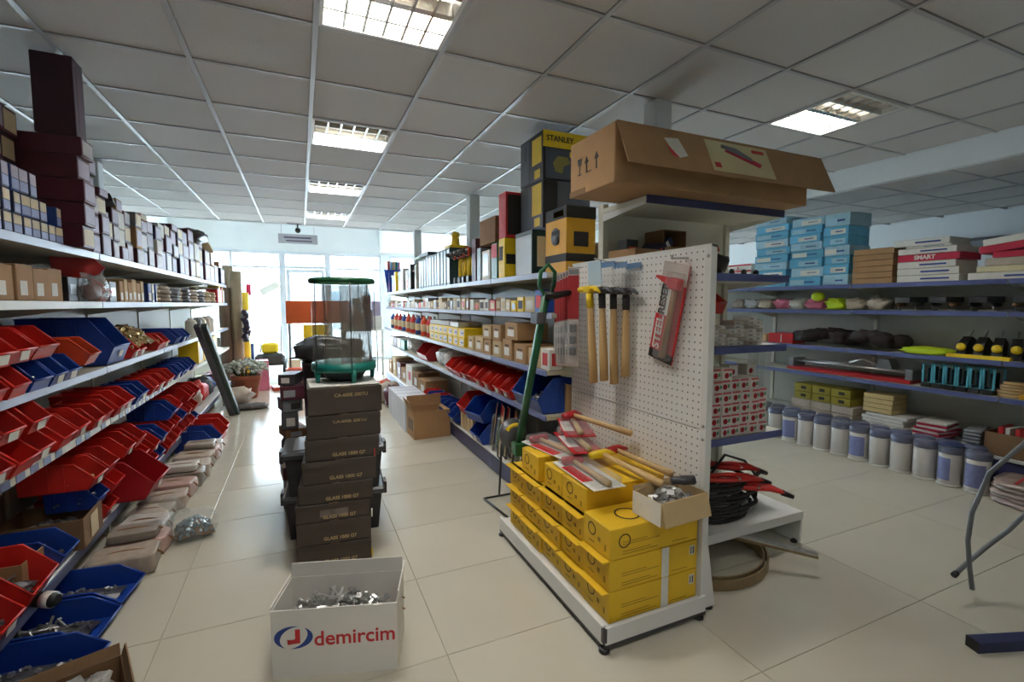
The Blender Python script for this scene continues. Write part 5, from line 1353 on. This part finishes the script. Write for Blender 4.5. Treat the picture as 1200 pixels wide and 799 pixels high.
# ================================================================= BUCKET SHELVING GOODS
RZ1 = RZ[0]+.003
def rcart(nm, lab, y, w, z, h, m, marks=(), rz=0, d=.34, grp=None, x=None, cat='box', rx=0):
    return carton(nm, lab, cat, (d, w-.01, h-.003), m, ((RX+.03+d/2) if x is None else x, y, z), rz, grp, marks, rx=rx)
LN = [('print_line', 'x-', M_BLUEP, .15, .6, .35, .6)]
# light blue flat boxes
k = 0
for (y, w, hs, off) in [(3.86, .42, [.10,.10,.085,.085,.085,.09,.085,.08,.085], 0), (3.44, .36, [.10,.10,.10,.085,.085,.085,.085,.09], .01), (3.12, .26, [.11,.10,.09,.10,.10,.095,.13], .02)]:
    k += 1; z = RZ1
    for q, h in enumerate(hs):
        m = M_CYAN if (q+k) % 3 else M_LBLUE
        rcart('blue_flat_box', 'light blue flat box on bucket shelving top, %s stack from the end unit, %s up' % (nth(k), nth(q+1)), y+R.uniform(-.02, .02), w, z, h, m,
              [('white_panel', 'x-', M_PAPER if q % 2 else M_LBLUE, .1 if q % 3 else .5, .7 if q % 3 else .95, .15, .7), ('print', 'x-', M_BLUEP, .2, .5, .35, .5)], R.uniform(-.04, .04), .34, 'light blue flat boxes'); z += h
for q in range(4):
    rcart('red_white_box', 'red and white box stacked at the end unit side of bucket shelving, %s up' % nth(q+1), 4.28, .34, RZ1+q*.075, .073, M_PAPER, [('red_wave', 'x-', M_REDP, .0, 1.0, .7, 1.0), ('dot_print', 'x-', M_REDP, .55, .62, .2, .55)], 0, .3, 'red and white boxes')
for q in range(6):
    rcart('kraft_flat_box', 'flat kraft box beside the white boxes on bucket shelving, %s up' % nth(q+1), 2.78+R.uniform(-.006, .006), .36, RZ1+q*.056, .055, M_KRAFT, (), R.uniform(-.02, .02), .34, 'flat kraft boxes on the bucket shelving')
zz = RZ1
for q, (h, m, w) in enumerate([(.062, M_PAPER, .46), (.062, M_PAPER, .46), (.06, M_PAPER, .44), (.062, M_CRIM, .46), (.055, M_PAPER, .44), (.02, M_PAPER, .34), (.06, M_PAPER, .42)]):
    t = rcart('white_flat_box', '%s flat box beside the kraft flat boxes, %s up' % ('crimson' if m is M_CRIM else 'white', nth(q+1)), 2.34+[0,0,.01,0,.01,.0,.06][q], w, zz, h, m, LN if m is M_PAPER else (), R.uniform(-.02, .02), .34, 'white flat boxes')
    if m is M_CRIM: lettering(t, 'SMART', .05, M_PAPER, 'x-', (-.1712, .02, .03), .002)
    zz += h
zz = RZ1
for q, (h, m, w, rx) in enumerate([(.06, M_PAPER, .56, 0), (.05, mat('pale_yellow_board', rgb(224,216,176), .5), .5, 0), (.06, M_SACK, .44, 0), (.05, M_CRIM, .40, 0), (.06, M_CRIM, .6, .12), (.055, M_PAPER, .6, .12)]):
    rcart('white_flat_box', '%s flat box in the slanting stack on bucket shelving, %s up' % ({M_PAPER.name:'white',M_SACK.name:'grey',M_CRIM.name:'crimson'}.get(m.name, 'pale yellow'), nth(q+1)), 1.78-.02*q, w, zz+(.02 if rx else 0), h, m, LN if m is M_PAPER else (), R.uniform(-.04, .04), .34, 'slanting stack of flat boxes', None, 'box', -rx); zz += h
for q in range(3):
    rcart('white_flat_box', 'flat box past the slanting stack away from the light blue boxes, %s up' % nth(q+1), 1.22, .45, RZ1+q*.07, .068, [M_PAPER, M_CRIM, M_PAPER][q], LN, 0, .34, 'white flat boxes')
# second shelf
z = RZ[1]+.003
for k in range(9):
    b = MB(); superblob(b, (0, 0, .052), (.09, .08, .05), 60+k, .5, .4, 18, 10, None, 4)
    superblob(b, (.03, .03, .085), (.07, .06, .035), 160+k, .5, .4, 14, 8, None, 4)
    solo('small_bag', b, [M_SACK, mat('white_bag', rgb(214,214,216), .35), M_SACK, M_PINK, M_PAPER, M_PINK, M_LIME, M_SACK, M_SACK][k], '%s bag on second bucket shelf, %s from the end unit' % (['beige','white','beige','pink','white','rosy','lime','beige','beige'][k], nth(k+1)), 'bag', (RX+.17, 4.36-.20*k, z), 0, 'bags on the second bucket shelf')
b = MB(); superblob(b, (0, 0, .05), (.06, .06, .05), 75, .9, .05)
solo('lime_ball', b, M_LIME, 'lime yellow ball of cord on top of the bags of the second bucket shelf', 'ball', (RX+.12, 3.34, z+.09))
for k in range(7):
    y = 2.62-.135*k
    t = thing('steel_bracket', 'dark steel trowel lying on second bucket shelf, %s from the bags' % nth(k+1), 'trowel', (RX+.25, y, z+.002), R.uniform(-.1, .1), 'trowels on the second bucket shelf')
    part('blade', MB().cbox(-.16, -.06, .0, .14, .06, .01, .002), M_STEEL if k % 2 else M_DSTEEL, t)
    part('grip', MB().tube([(-.08, 0, .055), (.06, 0, .055)], .016, 8), M_WOODD if k % 3 == 0 else M_BLACK, t)
    part('tang', MB().tube([(-.06, 0, .01), (-.06, 0, .055)], .006, 6), M_STEEL, t)
    if k % 2 == 0:
        carton('dark_tray', 'flat dark pack stacked under a trowel on second bucket shelf, %s along' % nth(k+1), 'pack', (.3, .12, .05), M_DSTEEL, (RX+.28, y-.06, z+.075), 0, 'flat dark packs')
put_bin('blue', 'L', RX+.045, 1.52, z+.003, 'blue bin on the second bucket shelf beside the trowels', None, PI, False, None, dims=(.36, .3, .18))
# third shelf
z = RZ[2]+.003
carton('red_box', 'red box with white lines on third bucket shelf', 'box', (.26, .28, .11), M_REDP, (RX+.18, 3.72, z), .1, None, [('white_line', 'x-', M_PAPER, .45, .49, .1, .9)], )
carton('kraft_box', 'small tan box beside the red box on third bucket shelf', 'box', (.2, .16, .09), M_KRAFTL, (RX+.15, 3.97, z), 0)
b = MB()
for k in range(14): superblob(b, (R.uniform(-.12, .12), -.45+k*.068, .075+.05*abs(math.sin(k*.5))), (.12, .09, .06), 80+k, .7, .25, 12, 7)
solo('dark_clothing', b, mat('dark_cloth', rgb(44,36,36), .8, var=.4, scale=14), 'heap of dark work clothing on third bucket shelf', 'clothing', (RX+.2, 3.08, z))
b = MB(); superblob(b, (0, 0, .03), (.14, .18, .032), 99, .8, .16)
solo('lime_vest', b, M_LIME, 'folded lime high-visibility vest on third bucket shelf', 'vest', (RX+.13, 2.34, z))
for k in range(7):
    y = 2.10-.105*k if k < 4 else 1.66-.12*(k-4)
    t = thing('yellow_torch', 'black clamp with yellow round knob on third bucket shelf, %s from the lime vest' % nth(k+1), 'clamp', (RX+.20, y, z+.0*(k % 2)), .1*k, 'black clamps with yellow knobs')
    part('body', MB().prism([(-.10, 0), (.12, 0), (.14, .12), (.02, .17), (-.06, .12)], 'y', -.03, .03), M_BLACK, t)
    part('knob', MB().lathe([(.0, 0), (.03, 0), (.034, .012), (.026, .03), (.0, .034)], 14, T(-.075, 0, .085, 0, 0, -PI/2)), M_YELB, t)
    part('rod', MB().tube([(-.04, 0, .10), (.1, 0, .22)], .008, 6), M_STEEL, t)
carton('yellow_level', 'short yellow bar at the edge of third bucket shelf', 'bar', (.05, .40, .03), M_YELB, (RX+.045, 1.96, z), .0)
for k in range(5):
    b = MB().lathe([(.0, 0), (.07, 0), (.07, .03), (.03, .06), (.0, .06)], 14)
    solo('tan_disc', b, [M_WOODD, M_BLACK, M_KRAFT, M_BLACK, M_WOODD][k], 'dark tool disc on third bucket shelf behind the clamps, %s along' % nth(k+1), 'disc', (RX+.37, 2.0-.2*k, z+.002), 0, 'tool discs')
# fourth shelf
z = RZ[3]+.003
t = thing('tile_cutter', 'long red and grey tile cutter on fourth bucket shelf', 'tile cutter', (RX+.19, 3.02, z))
part('base', MB().cbox(-.13, -.60, 0, .13, .60, .035, .004), M_DRED, t)
for q in (-.06, .06): part('rail', MB().tube([(q, -.58, .10), (q, .58, .10)], .012, 8), M_STEEL, t)
part('end_block', MB().cbox(-.1, -.60, .03, .1, -.54, .13, .005), M_GREY, t); part('end_block', MB().cbox(-.1, .54, .03, .1, .60, .13, .005), M_GREY, t)
part('lever', MB().tube([(0, -.30, .12), (-.02, -.14, .18), (-.04, -.02, .13)], [.014, .012, .016], 8), M_STEEL, t)
part('carriage', MB().prism([(-.42, .09), (-.26, .09), (-.30, .2), (-.38, .2)], 'x', -.06, .06), M_GREY, t)
for k in range(6):
    y = 2.30-.082*k
    t = thing('suction_lifter', 'turquoise framed handle on fourth bucket shelf, %s from the tile cutter' % nth(k+1), 'handle', (RX+.16, y, z), 0, 'turquoise handles')
    part('foot', MB().cbox(-.12, -.036, 0, .12, .036, .04, .006), M_BLACK, t)
    part('frame', MB().tube([(-.09, -.032, .04), (-.09, -.032, .20), (-.09, .032, .20), (-.09, .032, .04)], .009, 6, True), M_SKYB, t)
    part('frame', MB().tube([(.08, -.032, .04), (.08, -.032, .20), (.08, .032, .20), (.08, .032, .04)], .009, 6, True), M_SKYB, t)
    part('web', MB().box(-.08, -.003, .05, .08, .003, .17), mat('dark_teal', rgb(14,58,70), .4), t)
for k in range(5):
    b = MB().lathe([(.02, 0), (.10-.008*k, 0), (.10-.008*k, .022), (.02, .022)], 18)
    solo('sanding_disc', b, M_KRAFTL if k % 2 else M_WOOD, 'tan sanding disc stack beside the turquoise handles, %s up' % nth(k+1), 'disc', (RX+.15, 1.76+.012*(k % 2), z+k*.0235), 0, 'sanding discs')
carton('yellow_level', 'long yellow level on the fourth bucket shelf edge', 'level', (.05, .55, .035), mat('amber_plastic', rgb(214,160,30), .4), (RX+.06, 1.42, z), 0)
# base deck
z = RBZ+.003
for r_ in range(2):
    for k in range(3):
        rcart('olive_box', 'olive yellow box on bucket shelving base, %s row, %s from the cream boxes' % (nth(r_+1), nth(3-k)), 3.40-.2*k, .2, z+.16+r_*.085, .082, mat('olive_print', rgb(150,138,40), .5), [('dark_print', 'x-', M_INK, .3, .6, .3, .7)], 0, .26, 'olive boxes')
    for k in range(3):
        rcart('white_small_pack', 'grey pack under the olive boxes, %s row up, %s along' % (nth(r_+1), nth(k+1)), 3.42-.22*k, .22, z+r_*.08, .078, M_SACK, (), 0, .3, 'grey packs under the olive boxes')
for q in range(4):
    rcart('cream_box', 'cream flat box on top of the white flat packs on the base, %s up' % nth(q+1), 2.66, .26, z+.16+q*.045, .044, mat('cream_board', rgb(206,184,128), .5), (), R.uniform(-.05, .05), .24, 'cream flat boxes')
for q in range(5):
    rcart('white_flat_pack', 'white flat pack on the bucket shelving base, %s up' % nth(q+1), 2.60+R.uniform(-.02, .02), .36, z+q*.031, .03, M_PAPER, (), R.uniform(-.06, .06), .32, 'white flat packs on the base')
for q in range(8):
    rcart('catalogue', 'red edged catalogue beside the white flat packs, %s up' % nth(q+1), 2.26+R.uniform(-.02, .02), .22, z+q*.021, .02, M_PAPER if q % 2 else M_CRIM, (), R.uniform(-.15, .15), .28, 'red edged catalogues', None, 'catalogue')
for q in range(6):
    rcart('steel_sleeve', 'grey sleeved blade pack leaning by the catalogues, %s along' % nth(q+1), 1.98-.0*q, .12, z+.002+q*.028, .02, M_SILVER, (), .1+.02*q, .3, 'sleeved blade packs', None, 'pack', .0)
t = open_carton('open_carton', 'kraft carton of red packs on the bucket shelving base', (.32, .50, .18), M_KRAFTD, (RX+.18, 1.62, z), 0, None, (0, 0, 0, 0))
for k in range(8):
    carton('red_pack', 'red and white pack standing in the kraft carton on the base, %s along' % nth(k+1), 'pack', (.2, .03, .20), M_REDP if k % 2 else M_PAPER, (RX+.18, 1.42+.055*k, z+.02), R.uniform(-.1, .1), 'red packs in the kraft carton')
# white buckets on the floor
bk = MB().lathe([(.066, 0), (.072, .006), (.074, .27), (.070, .285)], 20).mesh('can_body', mat('white_can', rgb(232,226,222), .35, var=.04))
ld = MB().lathe([(.074, .262), (.079, .266), (.079, .312), (.070, .32), (.0, .322)], 20).mesh('lid', mat('can_lid_blue', rgb(52,66,112), .35, var=.08))
wr = MB().lathe([(.080, .004), (.083, .15), (.080, .318), (.05, .335)], 16, None, True, False).mesh('shrink_film', M_FILM)
lb = MB().lathe([(.0755, .05), (.0755, .23)], 20, None, True, False)
lb_me = MB().add(lb.v, [f for i, f in enumerate(lb.f) if 7 <= (i % 20) <= 12], True).mesh('blue_label', mat('blue_white_label', rgb(96,108,176), .4, var=.3, scale=40))
rim = MB().lathe([(.073, .0), (.079, .003), (.079, .014), (.073, .018)], 20).mesh('bottom_rim', M_PAPER)
for row in range(2):
    for k in range(12):
        y = 3.66-.170*k+.085*row
        t = thing('white_can', 'white can with blue lid in %s row before bucket shelving, %s from the end unit' % (['front', 'back'][row], nth(k+1)), 'can', (4.72+.150*row+R.uniform(-.002, .002), y, 0), R.uniform(-.6, .6), 'white cans with blue lids')
        part('can_body', bk, None, t); part('lid', ld, None, t); part('shrink_film', wr, None, t); part('bottom_rim', rim, None, t)
        if row == 0 and k in (2, 6, 10, 11): part('blue_label', lb_me, None, t)
t = thing('white_can', 'second white can standing on top of the row near the film packs', 'can', (4.725, 1.96, .335)); t.scale = (1, 1, .25)
part('lid', ld, None, t)
t.location.z = .258
for k in range(5):
    t = thing('film_pack', 'flat clear pack with red stripes on the floor by the last can, %s up' % nth(k+1), 'pack', (4.76, 1.44, .035*k), -.2+.08*k, 'clear packs with red stripes')
    b = MB(); superblob(b, (0, 0, .018), (.20, .24, .018), 110+k, .5, .08); part('film', b, mat('rosy_film', rgb(186,166,158), .25, var=.3, scale=18), t)
    for q in range(3): part('red_stripe', MB().box(-.15, -.14+.12*q, .034, .12, -.12+.12*q, .0385), M_REDP, t)
# things beyond the far shelving
carton('wall_cabinet', 'long dark framed board fixed along the far wall', 'board', (.06, 3.4, .18), M_GREY, (XR-.04, 2.2, 2.08), 0, None, [('dark_frame', 'x-', M_DSTEEL, 0, 1, .8, 1.0)])
# tube rack at the far side of the bucket aisle
t = thing('tube_rack', 'bent grey tube rack with navy foot bar beside the bucket aisle', 'rack', (2.95, .80, 0))
part('foot_bar', MB().add([(-.42,.11,.0),(-.40,.16,.0),(-.40,.16,.045),(-.42,.11,.045),(.5,-.22,.0),(.52,-.17,.0),(.52,-.17,.045),(.5,-.22,.045)], [(0,1,2,3),(4,5,6,7),(0,1,5,4),(1,2,6,5),(2,3,7,6),(3,0,4,7)]), M_NBLUE, t)
part('bar_cap', MB().add([(-.424,.109,-.0),(-.404,.162,-.0),(-.404,.162,.047),(-.424,.109,.047)], [(0,1,2,3)]), M_BLACK, t)
part('tube', MB().tube([(-.05,.35,.13),(.05,.35,.16),(.15,.33,.22),(.25,.28,.32),(.33,.15,.6),(.36,.0,1.0)], .011, 8), M_GREY, t)
part('tube_cap', MB().tube([(-.07,.35,.125),(-.045,.35,.132)], .014, 8), M_BLACK, t)
part('tube', MB().tube([(.07,.33,.03),(.05,.34,.15),(.04,.35,.28),(.06,.35,.42),(.12,.32,.62),(.24,.2,.85),(.36,.0,1.0)], .011, 8), M_GREY, t)
part('tube', MB().tube([(.36,.0,1.0),(.36,.0,.02)], .016, 8), M_GREY, t)
part('foot_plate', MB().cbox(.28,-.2,.0,.44,.06,.02,.003), M_NBLUE, t)
# ================================================================= ENTRANCE END
t = thing('potted_flowers', 'terracotta pot of pale small flowers on the floor past the leaning profile', 'potted plant', (-.80, 8.3, 0))
part('pot', MB().lathe([(.14, 0), (.15, .02), (.20, .30), (.215, .30), (.215, .36), (.19, .36), (.18, .3), (.0, .3)], 24), M_TERRA, t)
b = MB()
for k in range(160):
    a, r_ = R.uniform(0, 6.28), R.random()**.5*.30
    b.blob((r_*math.cos(a), r_*math.sin(a), .42+.10*R.random()+.10*(1-r_/.3)), (.03, .03, .025), k, .3, 5, 4, False)
o = part('blossom', b, mat('pale_blossom', rgb(176,184,176), .7, var=.3, scale=20), t); o['kind'] = 'stuff'
b = MB()
for k in range(40):
    a = R.uniform(0, 6.28)
    b.tube([(.08*math.cos(a), .08*math.sin(a), .3), (.22*math.cos(a), .22*math.sin(a), .45+.05*R.random())], .006, 4)
o = part('stems', b, M_LEAF, t); o['kind'] = 'stuff'
b = MB(); superblob(b, (0, 0, .12), (.18, .24, .12), 120, .7, .25)
solo('goods_sack', b, M_SACK, 'pale crumpled sack on the floor before the flower pot', 'sack', (-.87, 7.75, 0))
b = MB(); superblob(b, (0, 0, .03), (.20, .14, .035), 121, .7, .2)
solo('flat_mat', b, mat('patterned_mat', rgb(96,88,84), .7, var=.7, scale=26), 'flat patterned bag on the floor at the foot of the flower pot', 'bag', (-.66, 7.4, 0))
for k in range(3):
    b = MB(); superblob(b, (0, 0, .1), (.12, .14, .1), 130+k, .75, .2)
    solo('coloured_bag', b, [M_BLUE, M_MAROON, M_PINK][k], ['blue', 'maroon', 'pink'][k]+' bag on the shelving deck behind the flower pot', 'bag', (-1.30, 8.0+.36*k, .012+LB))
carton('pink_carton', 'pink carton standing on the floor behind the flower pot', 'carton', (.26, .3, .5), M_PINK, (-.66, 9.0, 0), .1)
carton('orange_tray', 'orange tray on the floor by the pink carton', 'tray', (.24, .3, .06), M_ORANGE, (-.36, 8.9, 0), .2)
for k, (x, y, h, m, nm) in enumerate([(-1.17, 9.30, 1.72, mat('brown_roll', rgb(110,92,74), .7, var=.15), 'brown'), (-1.0, 9.34, 2.0, mat('tan_roll', rgb(158,140,112), .7, var=.15), 'tan'), (-.92, 9.54, 1.65, M_YELB, 'yellow'), (-1.14, 9.55, 2.1, mat('tan_roll', rgb(158,140,112), .7), 'taller tan')]):
    t = thing('upright_roll', '%s roll of sheeting standing at the end of the bin shelving' % nm, 'roll', (x, y, 0), 0, 'upright rolls')
    part('roll', MB().lathe([(.03, 0), (.09, 0), (.09, h), (.03, h)], 18), m, t)
    part('core', MB().lathe([(.03, 0), (.03, h+.004)], 12), M_KRAFTD, t)
b = MB()
for k in range(10): superblob(b, (R.uniform(-.03, .03), R.uniform(-.05, .05), k*.05), (.05, .06, .05), 140+k, .7, .3, 10, 6)
solo('chain_bundle', b, mat('violet_dark', rgb(58,52,74), .4, var=.5, scale=30), 'dark bundle of chains hanging on the brown roll', 'chain', (-.86, 9.20, .85))
# orange display stand
t = thing('display_board', 'orange board on a yellow stand behind the drum', 'display stand', (.2, 8.5, 0))
part('board', MB().cbox(-.42, -.02, 1.13, .50, .02, 1.50, .005), mat('rust_orange_board', rgb(190,84,34), .5, var=.06), t)
part('cabinet', MB().cbox(-.17, .0, .35, .22, .25, 1.10, .005), M_YELB, t)
for x in (-.38, .46): part('post', MB().box(x-.015, .02, 0, x+.015, .05, 1.14), M_DSTEEL, t)
part('shelf', MB().cbox(-.40, .0, .55, .48, .26, .58, .003), M_DSTEEL, t)
t = thing('orange_tub', 'orange tub standing at the foot of the orange board', 'tub', (-.10, 8.3, .0))
part('tub', MB().lathe([(.11, 0), (.14, .4), (.15, .42), (.13, .42), (.10, .03), (.0, .03)], 20), M_ORANGE, t)
carton('paper_box', 'white box in front of the entrance door beside the orange board', 'box', (.2, .2, .45), M_PAPER, (-.13, 9.4, .0), 0)
# machine standing inside the window
t = thing('garden_machine', 'black and yellow garden machine standing in front of the left-hand shop window', 'machine', (-.62, 11.4, 0))
part('deck', MB().cbox(-.28, -.3, .15, .28, .3, .4, .05), M_BLACK, t)
part('engine', MB().cbox(-.16, -.16, .4, .16, .16, .62, .04), M_YELB, t)
for x in (-.27, .27):
    for y in (-.26, .26): part('wheel', MB().lathe([(.05, -.03), (.12, -.03), (.12, .03), (.05, .03)], 16, T(x, y, .12, 0, 0, PI/2)), M_RUBBER, t)
part('handlebar', MB().tube([(-.2, .2, .4), (-.2, .6, .95), (.2, .6, .95), (.2, .2, .4)], .014, 8), M_DSTEEL, t)
t.__setitem__('label', 'black and yellow garden machine standing before the shop window beside the door')
for k in range(3):
    carton('machine_box', '%s carton by the garden machine at the shop window' % ['blue', 'grey', 'white'][k], 'carton', (.34, .3, .6+.15*k), [M_BLUEP, M_GREY, M_PAPER][k], (-1.12-.40*k, 11.7, 0), .1*k)
b = MB().box(-.22, -.004, 0, .22, .004, .16)
solo('tilted_banner', b, M_PAPER, 'white tilted banner hanging inside the shop window', 'banner', (-.62, 12.745, 1.75), 0, None, 0, -.5)
for k in range(2):
    carton('window_poster', 'small pink poster on the shop window, %s from the door' % nth(2-k), 'poster', (.10, .006, .26), M_CRIM, (-1.35+.25*k, 12.72, 1.75-.1*k), 0, 'posters on the shop window')
# goods on the far end of the gondola top
t = thing('tub_display', 'blue tub with colourful goods at the entrance end of the gondola top', 'tub', (1.62, 9.15, MZ[0]+.003))
part('tub', MB().prism([(-.13, 0), (.13, 0), (.19, .42), (-.19, .42)], 'y', -.14, .14), M_BLUE, t)
for k in range(5): part('pack', MB().cbox(-.12+.05*k, -.1, .40, -.08+.05*k, .08, .58, .004), [M_ORANGE, M_LBLUE, M_KRAFTL, M_TEAL, M_PINK][k], t)
t = thing('display_table', 'low table of red and white goods past the end of the gondola', 'table', (1.15, 10.3, 0))
part('table_top', MB().cbox(-.4, -.4, .90, .4, .4, .94, .004), M_WHITE, t)
for x in (-.36, .36):
    for y in (-.36, .36): part('leg', MB().box(x-.02, y-.02, 0, x+.02, y+.02, .9), M_STEEL, t)
for k in range(8):
    carton('gift_box', '%s box piled on the low table, %s along' % (['white', 'red', 'lilac', 'white'][k % 4], nth(k+1)), 'box', (.17, .2, .26+.06*(k % 3)), [M_PAPER, M_REDP, M_LILAC, M_PAPER][k % 4], (.85+.2*(k % 4), 10.15+.24*(k // 4), .942), R.uniform(-.1, .1), 'boxes on the low table')
for k in range(4):
    carton('gift_box', '%s box in upper row on the low table, %s along' % (['pink', 'white', 'red', 'lilac'][k], nth(k+1)), 'box', (.16, .18, .3), [M_PINK, M_PAPER, M_REDP, M_LILAC][k], (.86+.19*k, 10.16, [1.205,1.265,1.325,1.205][k]), 0, 'boxes on the low table')
